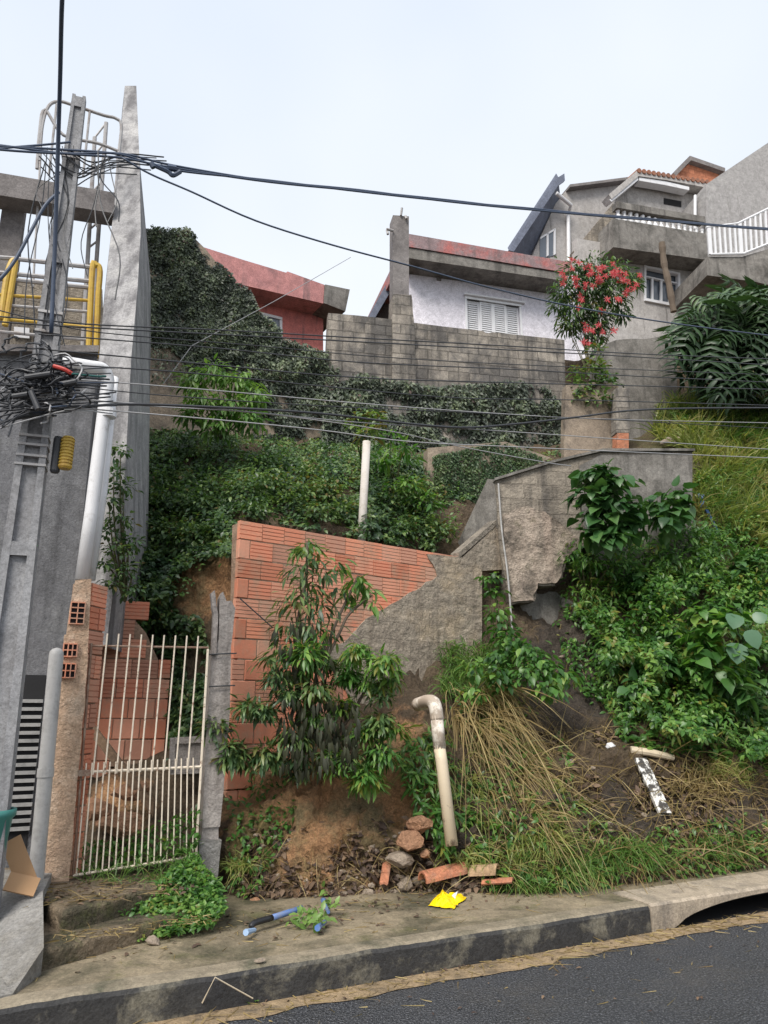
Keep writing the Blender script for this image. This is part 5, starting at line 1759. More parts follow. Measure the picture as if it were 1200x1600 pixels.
def hill_cover(cl, poly, n, tp, size, depth, tint, clumpsc=.018, thr=-.25, droop=.5, tn=.22, seed=0):
    """ground cover: leaves over the hillside inside a picture outline, thick and thin by clumps"""
    x, y = samp(poly, n)
    f = fbm2(x, y, clumpsc, seed)
    k = f > thr + rng.normal(0, .08, len(x))
    x, y, f = x[k], y[k], f[k]
    N = len(x)
    off = np.clip(depth * (.25 + (f + .4)) * rng.random(N) ** .7, .02, None)
    pos = on_hill(x, y, off)
    dirs = nrm(rdir(N) * np.array([1, .7, .6]) + np.array([0, -.55, -droop + .2]))
    up = nrm(UP * .9 + np.array([0, -.6, 0]) + rdir(N) * .5)
    f2 = fbm2(x, y, .03, seed + 5)
    cl.leaves(tp, pos, dirs, up, size * rng.uniform(.6, 1.3, N), tint + f2 * tn * 1.6 + rng.normal(0, .20, N))

# ---- ivy on the upper walls
def ivy(name, label, pl, poly, n, size, m, thr=-.3, sc=.02, tint=.4, lift=.10, seed=0, holes=(), front=0.0):
    x, y = samp(poly, n)
    f = fbm2(x, y, sc, seed)
    # thin towards the outline
    k = f > thr + rng.normal(0, .1, len(x))
    for h in holes:
        k &= ~(inpoly(x, y, h) & (rng.random(len(x)) < .93))
    x, y, f = x[k], y[k], f[k]
    N = len(x)
    pos = np.array([pl.hit(a, b) for a, b in zip(x, y)])
    out_ = np.array([pl.n[0], pl.n[1], 0]) * -1
    pos += out_ * (front + np.clip(lift * (f + .5), .02, 1)[:, None] * rng.random((N, 1)) ** .6)
    dirs = nrm(np.array([0, 0, -.8]) + rdir(N) * .8 + out_ * .25)
    up = nrm(out_ * 1.0 + rdir(N) * .55 + UP * .25)
    cl = Cloud()
    cl.leaves(L_OVAL if size > .07 else L_SMALL, pos, dirs, up, size * rng.uniform(.5, 1.5, N), tint + f * .45 + fbm2(x, y, .05, seed + 9) * .35 + rng.normal(0, .16, N))
    return cl.build(name, m, label=label, cat='ivy', group=None)

ivy('ivy', 'dark ivy mat climbing the stepped wall below the sky', IW,
    [(214, 366), (222, 357), (245, 356), (265, 361), (290, 359), (306, 368), (328, 392), (350, 420), (392, 456), (402, 488), (442, 522), (400, 560), (330, 570), (300, 600), (212, 600)], 34000, .055, M_IVY, thr=-.48, lift=.14, seed=1,
    holes=[[(205, 545), (262, 540), (300, 575), (290, 600), (205, 600)]])
ivy('ivy', 'dark purple-green ivy sheet hanging below the pink house wall', IW,
    [(330, 520), (400, 500), (440, 530), (520, 556), (596, 580), (590, 700), (400, 700), (380, 600), (330, 570)], 19000, .062, M_IVY, thr=-.36, lift=.2, seed=2)
ivy('ivy', 'ivy covering the foot of the concrete block wall', BK,
    [(505, 606), (560, 588), (640, 600), (700, 606), (790, 596), (850, 604), (880, 640), (895, 690), (880, 720), (700, 740), (500, 740)], 22000, .07, M_IVY, thr=-.40, lift=.26, seed=3)
# lone face covered with small-leaved creeper
CW = Plane(715, 760, 10.9, 12)
mb = MB()
mb.ppoly(CW, [(668, 700), (790, 690), (860, 715), (790, 760), (740, 880), (668, 880)], -.25, 0)
mb.build('creeper_wall', M_IVYWALL, label='low wall sheeted with tiny creeper leaves behind the stair flank', cat='wall')
ivy('creeping_fig', 'fine small-leaved creeper sheeting the low wall', CW, [(676, 712), (780, 690), (852, 716), (768, 758), (745, 830), (716, 865), (680, 850)], 9000, .042, M_WALLIVY, thr=-.5, lift=.05, seed=6)

# ---- undergrowth of the left slope
cl = Cloud()
hill_cover(cl, [(160, 690), (230, 660), (300, 640), (400, 650), (560, 690), (670, 700), (680, 860), (560, 838), (378, 806), (370, 862), (310, 872), (268, 905), (262, 960), (225, 985), (150, 905), (150, 800)], 30000, L_OVAL, .075, .55, .42, seed=11, tn=.35)
hill_cover(cl, [(200, 930), (262, 905), (275, 960), (310, 960), (325, 1010), (320, 1200), (262, 1200), (262, 1030), (215, 975)], 4200, L_OVAL, .07, .3, .42, seed=12)
hill_cover(cl, [(400, 670), (520, 690), (700, 690), (880, 700), (860, 730), (760, 770), (690, 790), (560, 740), (400, 720)], 9000, L_OVAL, .07, .45, .5, thr=-.4, seed=13, tn=.35)
hill_cover(cl, [(200, 650), (300, 620), (420, 640), (420, 700), (200, 720)], 5000, L_OVAL, .07, .4, .5, thr=-.3, seed=14, tn=.35)
cl.build('undergrowth', M_DARK, kind='stuff', label='dense dark undergrowth covering the slope above the brick wall', cat='undergrowth')

def hp(px, py, off):
    return float(Yt(px, py)[0]) - off

SH = [
 ('dark green bush hanging over the low brick wall left of the soil patch', 185, 900, [(165, 890, 34), (205, 905, 36), (180, 930, 26), (235, 935, 34), (250, 965, 26), (215, 880, 34), (160, 865, 24)], .5),
 ('tall dark bush against the foot of the white downpipe', 200, 800, [(185, 770, 36), (175, 820, 30), (215, 800, 40), (195, 730, 32), (235, 760, 36)], .45),
 ('rounded dark bush in the middle of the slope above the soil patch', 300, 800, [(270, 790, 40), (315, 800, 44), (300, 840, 36), (345, 830, 34), (330, 770, 34), (255, 835, 34)], .45),
 ('dark bush directly above the left end of the brick wall', 420, 770, [(385, 770, 36), (425, 765, 40), (450, 790, 34), (400, 800, 30), (410, 730, 34)], .45),
 ('yellow-green bush left of the white post', 495, 790, [(470, 775, 34), (510, 770, 36), (500, 805, 32), (535, 800, 26), (490, 745, 30)], .6),
 ('leafy bush right of the white post behind the wall top', 630, 810, [(605, 790, 32), (645, 790, 36), (660, 825, 34), (625, 830, 30), (690, 835, 26), (640, 770, 30)], .5),
]
for lab, bx, by, cs, tint in SH:
    plant('bush', lab, 'bush', T(bx, by), [(x, y, r, hp(x, min(y, 950), .32)) for x, y, r in cs], L_OVAL, .072, M_DARK, dens=.8, tint=tint, group='bushes on the overgrown slope')
plant('bush', 'scrambling bush covering the base of the concrete fin right of the downpipe', 'bush', P(195, 940, 7.05),
      [(188, 705, 15, 7.05), (178, 740, 18, 6.98), (192, 765, 18, 6.98), (170, 785, 19, 6.92), (188, 815, 20, 6.92), (166, 835, 19, 6.88), (184, 862, 21, 6.88), (162, 885, 17, 6.85), (196, 895, 20, 6.9), (172, 915, 17, 6.85), (205, 850, 18, 7.0), (208, 925, 18, 6.95)],
      L_OVAL, .062, M_DARK, dens=.9, tint=.45)
# lighter bushes
plant('tree', 'bright green drooping-leaf young tree against the ivy wall', 'tree', T(345, 690),
      [(300, 600, 24, 10.1), (335, 590, 28, 10.0), (370, 600, 28, 10.0), (395, 625, 22, 10.0), (320, 630, 30, 9.9), (360, 640, 30, 9.9), (390, 660, 24, 9.9), (340, 670, 26, 9.9), (300, 650, 22, 9.9)],
      L_LANCE, .15, M_BRIGHT, dens=2.3, droop=.7, tint=.6, tvar=.2)
plant('bush', 'lime-green shrub at the white post top under ivy', 'bush', T(565, 720), [(555, 665, 18, 9.6), (575, 680, 20, 9.4), (590, 660, 18, 9.6), (570, 650, 16, 9.6)], L_OVAL, .11, M_DARK, dens=1.0, tint=.75)
plant('bush', 'light green fern-leaved shrub right of the white post', 'bush', T(620, 760), [(610, 690, 20, 10.6), (630, 710, 22, 10.5), (600, 720, 20, 10.4), (640, 760, 24, 10.0), (665, 785, 22, 10.0), (615, 765, 20, 10.0)], L_LANCE, .16, M_MID, dens=1.2, tint=.6)

# ---- the tall shrub in front of the brick wall
cs = [(478, 862, 22, 7.0), (490, 880, 22, 6.95), (470, 895, 26, 6.95), (505, 905, 26, 7.1), (480, 925, 30, 6.9), (460, 945, 28, 6.9), (500, 950, 30, 6.95), (525, 930, 16, 7.2),
      (450, 985, 30, 6.9), (485, 990, 34, 6.85), (440, 1020, 30, 6.85), (520, 985, 18, 7.1), (470, 1030, 36, 6.8), (425, 1035, 22, 6.9)]
def wilt(px0, px1, py0, py1, n, Y, size):
    def f(cl):
        x = rng.uniform(px0, px1, n); y = rng.uniform(py0, py1, n)
        pos = Pn(x, y, Y + rng.uniform(-.25, .25, n))
        d = nrm(np.array([0, -.1, -1.0]) + rdir(n) * .35)
        cl.leaves(L_LANCE, pos, d, nrm(np.array([0, -1, .2]) + rdir(n) * .6), size * rng.uniform(.7, 1.3, n), rng.random(n) * .6)
    return f
tall = plant('shrub', 'tall leafy shrub with drooping wilted leaves in front of the brick wall', 'shrub', T(470, 1215),
      cs, L_LANCE, .12, M_DARK, dens=.95, droop=.6, tint=.5, tvar=.2)
cl = Cloud(); cl2 = Cloud()
rs = random.Random(12)
LOW = [(415, 1125), (385, 1110), (450, 1090), (500, 1080), (545, 1060), (575, 1075), (590, 1040), (540, 1110), (585, 1125), (560, 1160), (500, 1125), (520, 1035), (590, 1185), (455, 1160), (575, 1205), (600, 1090), (420, 1185), (355, 1165), (345, 1140), (378, 1185), (480, 1045), (440, 1060), (560, 1020), (610, 1060), (520, 1180), (470, 1195), (545, 1195), (605, 1140)]
for (x, y) in LOW:
    for j in range(2):
        r = rs.uniform(12, 26)
        c = P(x + rs.gauss(0, 7), y + rs.gauss(0, 8), 6.78 + rs.uniform(-.14, .16)); rr = r * mpp(y, 6.8)
        right = x > 470 and rs.random() < .6
        clump_leaves(cl2 if right else cl, L_LANCE, c, rr, int(125 * (r / 20) ** 2), rs.uniform(.07, .115), .55 + rs.uniform(-.25, .25), rs.uniform(.2, .7))
cl.build('lower_foliage', M_DARK, tall)
cl2.build('light_foliage', M_MID, tall)
cl = Cloud(); wilt(440, 560, 1090, 1205, 300, 6.70, .11)(cl); wilt(430, 520, 970, 1080, 60, 6.75, .13)(cl)
cl.build('wilted_foliage', M_WILT, tall)
cl = Cloud()
for (x, y) in ((478, 850), (486, 858), (470, 862), (552, 905), (560, 915), (575, 925), (545, 930), (580, 945), (530, 885)):
    c = P(x, y, 7.15); n = 16
    clump_leaves(cl, L_LANCE, c, .09, n, .15, .5, .6)
cl.build('young_shoots', M_BRIGHT, tall)
mb = MB()
for pts in ([(470, 1215, 7.1), (468, 1100, 6.95), (462, 1000, 6.95), (478, 900, 6.95), (480, 848, 7.0)], [(475, 1215, 7.1), (500, 1100, 7.0), (515, 1000, 7.1), (560, 900, 7.2)], [(475, 1215, 7.1), (540, 1130, 6.9), (570, 1080, 6.9)], [(500, 1050, 7.0), (530, 990, 7.1), (545, 960, 7.15), (580, 930, 7.2)]):
    mb.tube(spline([P(*p) for p in pts], 5), .014, 6)
mb.build('main_stem', M_BARK, tall)

# ---- creeper on the stuccoed wall corner
plant('climber', 'glossy climber spilling from the broken wall corner down the bank', 'climber', T(790, 1050),
      [(765, 905, 15, 8.9), (772, 930, 17, 8.9), (776, 960, 20, 8.85), (785, 985, 24, 8.7), (800, 1010, 28, 8.4), (825, 1025, 30, 8.2), (780, 1030, 26, 8.2), (850, 1045, 30, 8.0), (880, 1060, 26, 8.0), (820, 1060, 32, 7.9), (780, 1065, 26, 7.9), (745, 1050, 22, 7.9), (860, 1080, 26, 7.8), (740, 1085, 22, 7.8)],
      L_OVAL, .095, M_MID, dens=.9, droop=.7, tint=.4, tvar=.22)
cl = Cloud()
n = 900
x = rng.uniform(690, 800, n); y = rng.uniform(1010, 1090, n)
cl.blades(on_hill(x, y, .05), nrm(np.array([0, -.6, .7]) + rdir(n) * .6), rng.uniform(.2, .5, n), .012, .7, .45 + rng.normal(0, .2, n))
cl.build('grass_tuft', M_GRASS, label='arching green grass tuft at the foot of the stuccoed corner', cat='grass')

# ---- big-leaved plants on the stuccoed wall and the right slope
def broad(label, base, clumps, size, m=M_BROAD, tp=L_HEART, dens=.6, tint=.5, droop=.55, name='broad_leaved_plant', shell=.6):
    return plant(name, label, 'plant', base, clumps, tp, size, m, dens=dens, droop=droop, tint=tint, tvar=.15, shell=shell)
broad('large drooping-leaved plant against the dark stuccoed wall', T(955, 860),
      [(935, 745, 24, 9.1), (955, 760, 30, 9.0), (925, 775, 26, 9.1), (965, 800, 32, 8.9), (935, 810, 28, 9.0), (985, 825, 24, 9.0), (950, 845, 28, 8.9), (905, 745, 12, 9.2), (945, 785, 26, 8.95), (970, 830, 24, 8.9), (930, 835, 22, 8.95)], .19, dens=1.1)
broad('smaller broad-leaved plant right of the drooping one', T(1050, 850), [(1030, 790, 22, 9.4), (1055, 775, 18, 9.4), (1045, 810, 24, 9.3), (1065, 795, 18, 9.4), (1040, 825, 18, 9.3)], .17, dens=1.1)
broad('broad heart-leaved plant in the middle of the right slope', T(1100, 1040),
      [(1100, 960, 24, 8.6), (1120, 985, 28, 8.5), (1140, 960, 22, 8.7), (1085, 1000, 24, 8.5), (1110, 1020, 28, 8.4), (1145, 1025, 26, 8.4), (1090, 1040, 22, 8.4), (1125, 1055, 22, 8.3), (1150, 1060, 18, 8.4)], .15, M_MID, dens=.9, tint=.42)
cl = Cloud()
pos = np.array([P(1148, 960, 8.3), P(1168, 985, 8.25), P(1150, 1005, 8.25), P(1178, 970, 8.4)])
cl.leaves(L_ROUND, pos, np.array([[-.3, -.5, -.6], [.3, -.4, -.8], [-.2, -.5, -.9], [.5, -.2, .3]]), np.array([[0, -.9, .6]] * 4), np.array([.20, .22, .24, .16]), np.array([.25, .35, .15, .4]))
ee = thing('elephant_ear_plant', T(1165, 1060), 'pale blue-green elephant ear leaves at the right slope', 'plant')
cl.build('foliage', M_PALE, ee)
mb = MB(); stems_mesh(mb, T(1165, 1060), pos, .01); mb.build('stem', M_STEM, ee)
broad('taro plant with big pale leaves low at the right edge', T(1185, 1130), [(1150, 1085, 18, 8.3), (1175, 1095, 20, 8.3), (1195, 1075, 18, 8.4)], .2, M_BROAD, L_HEART, dens=.7, tint=.75)

# ---- green mass of the right slope
cl = Cloud()
G1 = [(880, 880), (905, 850), (960, 850), (1010, 830), (1060, 815), (1130, 815), (1210, 830), (1260, 900), (1260, 1180), (1150, 1180), (1060, 1140), (980, 1140), (960, 1060), (925, 1000), (890, 930)]
hill_cover(cl, G1, 26000, L_OVAL, .07, .8, .5, thr=-.10, seed=21, tn=.4)
hill_cover(cl, [(900, 900), (1260, 860), (1260, 1180), (960, 1140)], 5000, L_LANCE, .09, .6, .7, thr=-.05, seed=23, tn=.3)
hill_cover(cl, [(850, 960), (900, 940), (960, 1000), (965, 1130), (930, 1130), (900, 1060)], 1000, L_OVAL, .07, .3, .4, thr=-.05, seed=29)
cl.build('slope_undergrowth', M_MID, kind='stuff', label='mixed green undergrowth over the right slope', cat='undergrowth')
RB = [
 ('bright green bush at the top of the right slope below the grass', 1080, 870, [(1040, 850, 32, .45), (1080, 845, 36, .5), (1115, 860, 34, .5), (1060, 880, 34, .55), (1100, 890, 34, .55), (1020, 880, 28, .4)], L_LANCE, .115, M_BRIGHT, .42),
 ('dark bush hanging over the cut bank edge', 920, 960, [(910, 900, 22, .35), (925, 935, 26, .4), (945, 970, 28, .4), (955, 1010, 26, .4), (900, 930, 18, .3), (960, 930, 26, .4), (895, 872, 18, .9), (920, 880, 24, .9), (948, 890, 26, .8), (975, 885, 26, .7), (905, 850, 16, 1.0)], L_LANCE, .10, M_MID, .42),
 ('green bush in the centre of the right slope', 1020, 960, [(1000, 925, 30, .45), (1035, 940, 34, .5), (1010, 970, 34, .5), (1050, 985, 30, .5), (985, 990, 28, .45)], L_OVAL, .085, M_MID, .5),
 ('green bush below the heart-leaved plant', 1090, 1110, [(1060, 1085, 28, .4), (1100, 1100, 30, .4), (1040, 1110, 24, .35), (1130, 1110, 26, .4), (1015, 1085, 24, .35)], L_OVAL, .08, M_MID, .6),
 ('leafy bush at the right edge of the slope', 1190, 940, [(1180, 880, 30, .5), (1205, 910, 32, .5), (1185, 930, 26, .5), (1160, 905, 26, .5)], L_OVAL, .08, M_MID, .5),
]
for lab, bx, by, cs, tp, sz, m, tint in RB:
    plant('bush', lab, 'bush', T(bx, by), [(x, y, r, hp(x, y, o)) for x, y, r, o in cs], tp, sz, m, dens=.75, tint=tint, tvar=.22)
cl = Cloud()
x, y = samp([(900, 880), (1040, 830), (1260, 830), (1260, 1180), (960, 1140), (930, 1000)], 150)
cl.tufts(on_hill(x, y, .2), 9, (.2, .5), (.010, .02), (.4, 1.0), .5, (0, -.5, .8), .5, .5)
hill_cover(cl, [(900, 880), (1040, 830), (1260, 830), (1260, 1180), (960, 1140), (930, 1000)], 3600, L_SMALL, .06, .62, .5, thr=.05, seed=25, tn=.3)
cl.build('light_growth', M_BRIGHT, kind='stuff', label='pale green shoots mixed through the right slope', cat='undergrowth')
cl = Cloud()
hill_cover(cl, [(160, 700), (300, 650), (560, 700), (860, 710), (680, 850), (378, 806), (370, 860), (225, 980), (150, 905)], 5200, L_SMALL, .06, .6, .45, thr=.06, seed=26, tn=.3)
cl.build('pale_growth', M_BRIGHT, kind='stuff', label='pale shoots mixed through the left slope', cat='undergrowth')
for i, (x, y, lab) in enumerate([(1000, 905, 'broad-leaved seedling at the upper left of the right slope'), (1045, 1035, 'broad-leaved seedling left of the heart-leaved plant'), (1170, 880, 'broad-leaved seedling below the tall grass'), (985, 1075, 'broad-leaved seedling above the pale branch')]):
    broad(lab, T(x, y + 20), [(x + rng.normal(0, 8), y + rng.normal(0, 8), 14, hp(x, y, .6)) for k in range(3)], .13, M_BROAD, dens=1.0, tint=.6)
# ferns
for i, (x, y, sz, lab) in enumerate([(958, 1010, .34, 'yellow-green fern at the lower edge of the cut bank'), (905, 905, .40, 'fern fronds beside the broken wall foot'), (1000, 1030, .34, 'dark fern beside the yellow-green fern'), (930, 925, .36, 'lime fern fronds hanging over the cut bank')]):
    n = 9
    base = T(x, y - 10, .3)
    th = np.linspace(0, 2 * math.pi, n, endpoint=False) + rng.uniform(0, 1)
    d = np.stack([np.cos(th), -abs(np.sin(th)) * .8 - .1, .3 + .3 * rng.random(n)], -1)
    Cloud().leaves(L_FERN, np.repeat(base[None], n, 0), d, np.tile(UP, (n, 1)), sz * rng.uniform(.8, 1.2, n), .55 + .3 * rng.random(n)).build('fern', M_BRIGHT if i in (0, 1, 3) else M_MID, label=lab, cat='fern', group='ferns on the right slope')

# ---- tall grass of the upper right slope
cl = Cloud()
x, y = samp([(1000, 640), (1080, 632), (1260, 640), (1260, 900), (1170, 860), (1120, 830), (1088, 820), (1085, 715), (1030, 690)], 620)
f = fbm2(x, y, .02, 3)
cl.tufts(on_hill(x, y, .03), 14, (.3, .8), (.014, .032), (.2, .8), .55 + f * .6, (0, -.35, 1.0), .5, .45)
cl.build('tall_grass', M_HAY, kind='stuff', label='tall yellow-green grass on the upper right slope', cat='grass')
cl = Cloud()
x, y = samp([(1050, 636), (1260, 640), (1260, 760), (1180, 720), (1060, 680)], 200)
cl.tufts(on_hill(x, y, .06), 15, (.35, .8), (.012, .026), (.3, .9), .55, (0, -.45, 1.0), .45, .35)
x, y = samp([(1085, 740), (1260, 700), (1260, 900), (1100, 830)], 130)
cl.tufts(on_hill(x, y, .06), 12, (.3, .7), (.012, .024), (.3, .9), .5, (0, -.45, 1.0), .45, .4)
cl.build('green_grass', M_GRASS, kind='stuff', label='green grass mixed through the upper right slope', cat='grass')
cl = Cloud()
hill_cover(cl, [(1085, 740), (1260, 680), (1260, 920), (1100, 830)], 6500, L_SMALL, .06, .5, .6, seed=31, tn=.4)
hill_cover(cl, [(1060, 640), (1260, 640), (1260, 700), (1060, 660)], 1400, L_LANCE, .13, .5, .55, seed=32)
cl.build('weeds', M_MID, kind='stuff', label='small leafy weeds among the tall grass', cat='weeds')

# ---- split-leaf tree
mon = thing('split_leaf_tree', P(1120, 650, 12.6), 'large dark split-leaf philodendron hanging at the right edge', 'tree')
cl = Cloud(); mb = MB()
n = 420
x, y = samp([(1052, 510), (1070, 485), (1095, 465), (1125, 452), (1170, 446), (1290, 446), (1290, 610), (1180, 596), (1120, 602), (1082, 580), (1072, 540)], n)
Y = 12.4 - 1.1 * rng.random(n) + (y - 430) * -.001
pos = Pn(x, y, Y)
c0 = P(1150, 555, 13.2)
d = nrm((pos - c0) * np.array([1, .8, .7]))
dirs = nrm(d * .7 + rdir(n) * np.array([.9, .3, .7]) + np.array([0, -.15, -.55]))
up = nrm(np.array([0, -.75, .55]) + d * .4 + rdir(n) * .4)
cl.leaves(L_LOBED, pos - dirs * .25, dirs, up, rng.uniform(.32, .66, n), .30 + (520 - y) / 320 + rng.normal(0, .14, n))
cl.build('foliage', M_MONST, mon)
for i in range(0, n, 4):
    mb.tube(spline([c0 + np.array([0, 0, -1.2]), (c0 + pos[i]) / 2 + np.array([0, -.1, .1]), pos[i] - dirs[i] * .25], 3), .016, 5)
mb.tube(spline([P(1120, 660, 12.9), P(1125, 610, 13.1), c0], 3), .10, 8)
mb.build('stem', M_STEM, mon)

# ---- red flowering shrub
rf_c = [(900, 430, 22), (930, 425, 24), (960, 430, 24), (985, 440, 16), (890, 460, 26), (925, 460, 28), (955, 465, 26), (905, 495, 28), (935, 500, 24), (925, 525, 20), (890, 510, 18), (970, 490, 14), (875, 480, 14)]
rf_c = [(x, y, r * 1.15) for x, y, r in rf_c]
red = plant('flowering_shrub', 'red-flowered shrub in front of the white house corner', 'shrub', P(925, 600, 13.4), [(x, y, r, 13.5) for x, y, r in rf_c], L_LANCE, .14, M_DARK, dens=2.0, droop=.6, tint=.45)
for (x, y, k) in [(888, 425, 2), (905, 437, 3), (925, 420, 3), (945, 418, 3), (962, 425, 4), (975, 432, 3), (988, 437, 3), (935, 432, 4), (915, 445, 3), (955, 440, 4), (985, 450, 3), (966, 462, 3), (903, 468, 3), (925, 517, 4), (938, 518, 3), (908, 525, 2), (950, 470, 2), (883, 435, 2), (898, 408, 2), (920, 410, 2)]:
    cl = Cloud()
    for j in range(k):
        c = P(x + rng.normal(0, 9), y + rng.normal(0, 6), 13.05 + rng.normal(0, .08)); m_ = 9
        th = np.linspace(0, 6.28, m_, endpoint=False) + rng.random()
        d = np.stack([np.cos(th), -.35 + 0 * th, np.sin(th)], -1) + rdir(m_) * .2
        cl.leaves(L_LANCE, np.repeat(c[None], m_, 0), d, np.tile(np.array([0, -1, .2]), (m_, 1)), (.085 * rng.uniform(.7, 1.2, m_)), .5 + rng.normal(0, .2, m_))
    cl.build('flower_head', M_RED, red)
plant('bush', 'yellow-green bush at the foot of the white house corner', 'bush', P(925, 640, 12.6), [(905, 585, 16, 12.2), (930, 575, 20, 12.2), (945, 600, 22, 12.1), (915, 610, 22, 12.1), (940, 630, 20, 12.0), (905, 625, 16, 12.0), (935, 548, 12, 12.3)], L_OVAL, .11, M_DARK, dens=1.0, tint=.62)

# ---- dry grass on the bank
cl = Cloud()
x, y = samp([(690, 1065), (770, 1068), (800, 1090), (770, 1150), (720, 1140), (690, 1110)], 36)
cl.tufts(on_hill(x, y, .06), 11, (.35, 1.15), (.007, .016), (.5, 1.3), .5, (.45, -.75, .3), .38, .4, 7)
x, y = samp([(740, 1120), (820, 1180), (860, 1290), (780, 1290), (720, 1180)], 30)
cl.tufts(on_hill(x, y, .05), 8, (.25, .8), (.006, .013), (.4, 1.2), .5, (.4, -.7, .3), .5, .6, 7)
cl.build('dry_grass', M_STRAW, label='drooping straw-coloured dry grass clump right of the plastic pipe', cat='grass')
cl = Cloud()
x, y = samp([(690, 1100), (800, 1130), (900, 1250), (960, 1360), (800, 1385), (720, 1330), (640, 1180)], 130)
cl.tufts(on_hill(x, y, .03), 8, (.12, .5), (.006, .014), (.3, 1.0), .5, (.15, -.7, .45), .5, .6)
cl.build('bank_grass', M_HAY, kind='stuff', label='yellowing grass trailing down the bank', cat='grass')
cl = Cloud()
n = 1900
x, y = samp([(830, 1130), (960, 1140), (1260, 1150), (1260, 1330), (1000, 1370), (880, 1380), (760, 1370)], n)
cl.blades(on_hill(x, y, .04), nrm(np.array([0, -.5, .1]) + rdir(n) * 1.0), rng.uniform(.12, .6, n), rng.uniform(.004, .011, n), rng.uniform(.0, .6, n), .4 + rng.normal(0, .25, n), 5)
x, y = samp([(380, 1300), (640, 1290), (720, 1395), (380, 1405)], 380)
cl.blades(on_hill(x, y, .02), nrm(np.array([0, -.5, .3]) + rdir(380) * .9), rng.uniform(.1, .35, 380), .005, .4, .45 + rng.normal(0, .25, 380), 5)
x, y = samp([(800, 990), (900, 960), (950, 1010), (960, 1150), (880, 1160), (800, 1120)], 240)
cl.blades(on_hill(x, y, .05), nrm(np.array([0, -.4, -.35]) + rdir(240) * .8), rng.uniform(.08, .4, 240), rng.uniform(.004, .009, 240), .5, .25 + rng.normal(0, .25, 240), 6)
cl.build('dead_stalks', M_STRAW, kind='stuff', label='dead stalks and twigs strewn over the bank', cat='litter')
cl = Cloud()
for poly, n in (([(700, 1180), (820, 1140), (1260, 1150), (1260, 1340), (960, 1380), (690, 1385)], 6500), ([(380, 1290), (640, 1280), (760, 1390), (600, 1404), (380, 1410)], 2600)):
    x, y = samp(poly, n)
    f = fbm2(x, y, .03, 8); k = f > -.2; x, y = x[k], y[k]; N = len(x)
    cl.leaves(L_OVAL, on_hill(x, y, .015), nrm(rdir(N) * np.array([1, .8, .5])), nrm(UP + np.array([0, -.5, 0]) + rdir(N) * .6), rng.uniform(.03, .10, N), rng.random(N))
cl.build('leaf_litter', M_LITTER, kind='stuff', label='brown leaf litter over the lower bank', cat='litter')

# tufts along the bank foot
def tuft(label, px, py, rad, n, Lr, m=M_GRASS, tint=.5, wd=.011, off=.03, name='grass_tuft'):
    x = px + rng.normal(0, rad * .5, n); y = py + rng.normal(0, rad * .22, n)
    y = np.minimum(y, base_py(x) - 2)
    cl = Cloud()
    d = rdir(n); d[:, 2] = abs(d[:, 2])
    cl.blades(on_hill(x, y, off), nrm(d * .75 + np.array([0, -.3, .75])), rng.uniform(Lr * .5, Lr, n), wd * rng.uniform(.7, 1.3, n), rng.uniform(.5, 1.0, n), tint + rng.normal(0, .18, n), 6)
    return cl.build(name, m, label=label, cat='grass', group='grass tufts along the bank foot')
tuft('big green grass tuft below the white plank', 990, 1345, 52, 460, .5)
tuft('green grass tuft left of the big one', 910, 1365, 46, 380, .42)
tuft('yellowish grass tuft in the middle of the bank', 850, 1330, 46, 300, .45, M_HAY)
tuft('low grass tuft at the sidewalk right of the roof tiles', 830, 1385, 50, 320, .3)
tuft('grass tuft at the far right of the bank foot', 1130, 1330, 60, 320, .3)
tuft('brown-tipped grass tuft right of the white plank', 1150, 1210, 50, 380, .45, M_HAY, .6)
tuft('straw tuft at the right edge of the bank', 1110, 1230, 60, 300, .45, M_STRAW)
tuft('small tuft by the foot of the plastic pipe', 730, 1350, 34, 160, .3, M_HAY)
tuft('thin grass tuft hanging right of the gate post', 372, 1360, 22, 120, .4, M_HAY, .6, .007)
cl = Cloud()
x, y = samp([(655, 1130), (690, 1130), (720, 1330), (690, 1330), (640, 1240), (620, 1180)], 500)
pos = on_hill(x, y, .08 + .12 * rng.random(500))
cl.leaves(L_LANCE, pos, nrm(rdir(500) + np.array([0, -.5, -.3])), nrm(UP + rdir(500) * .5 + np.array([0, -.5, 0])), .12 * rng.uniform(.6, 1.3, 500), .45 + rng.normal(0, .2, 500))
x, y = samp([(720, 1120), (800, 1140), (1000, 1340), (960, 1390), (760, 1390), (720, 1250)], 900)
pos = on_hill(x, y, .04 + .08 * rng.random(900))
cl.leaves(L_OVAL, pos, nrm(rdir(900) + np.array([0, -.5, -.2])), nrm(UP + rdir(900) * .5 + np.array([0, -.5, 0])), .07 * rng.uniform(.6, 1.3, 900), .5 + rng.normal(0, .2, 900))
x, y = samp([(350, 1180), (450, 1200), (470, 1260), (400, 1400), (360, 1400)], 500)
pos = on_hill(x, y, .03 + .05 * rng.random(500))
cl.leaves(L_SMALL, pos, nrm(rdir(500) + np.array([0, -.5, -.2])), nrm(UP + rdir(500) * .5 + np.array([0, -.5, 0])), .06 * rng.uniform(.6, 1.3, 500), .4 + rng.normal(0, .2, 500))
x, y = samp([(960, 1130), (1260, 1140), (1260, 1230), (1100, 1180), (980, 1170)], 900)
pos = on_hill(x, y, .05 + .15 * rng.random(900))
cl.leaves(L_OVAL, pos, nrm(rdir(900) + np.array([0, -.5, -.2])), nrm(UP + rdir(900) * .5 + np.array([0, -.5, 0])), .09 * rng.uniform(.6, 1.3, 900), .5 + rng.normal(0, .2, 900))
x, y = samp([(1020, 1290), (1260, 1260), (1260, 1345), (1080, 1372), (1000, 1375)], 700)
pos = on_hill(x, y, .03 + .06 * rng.random(700))
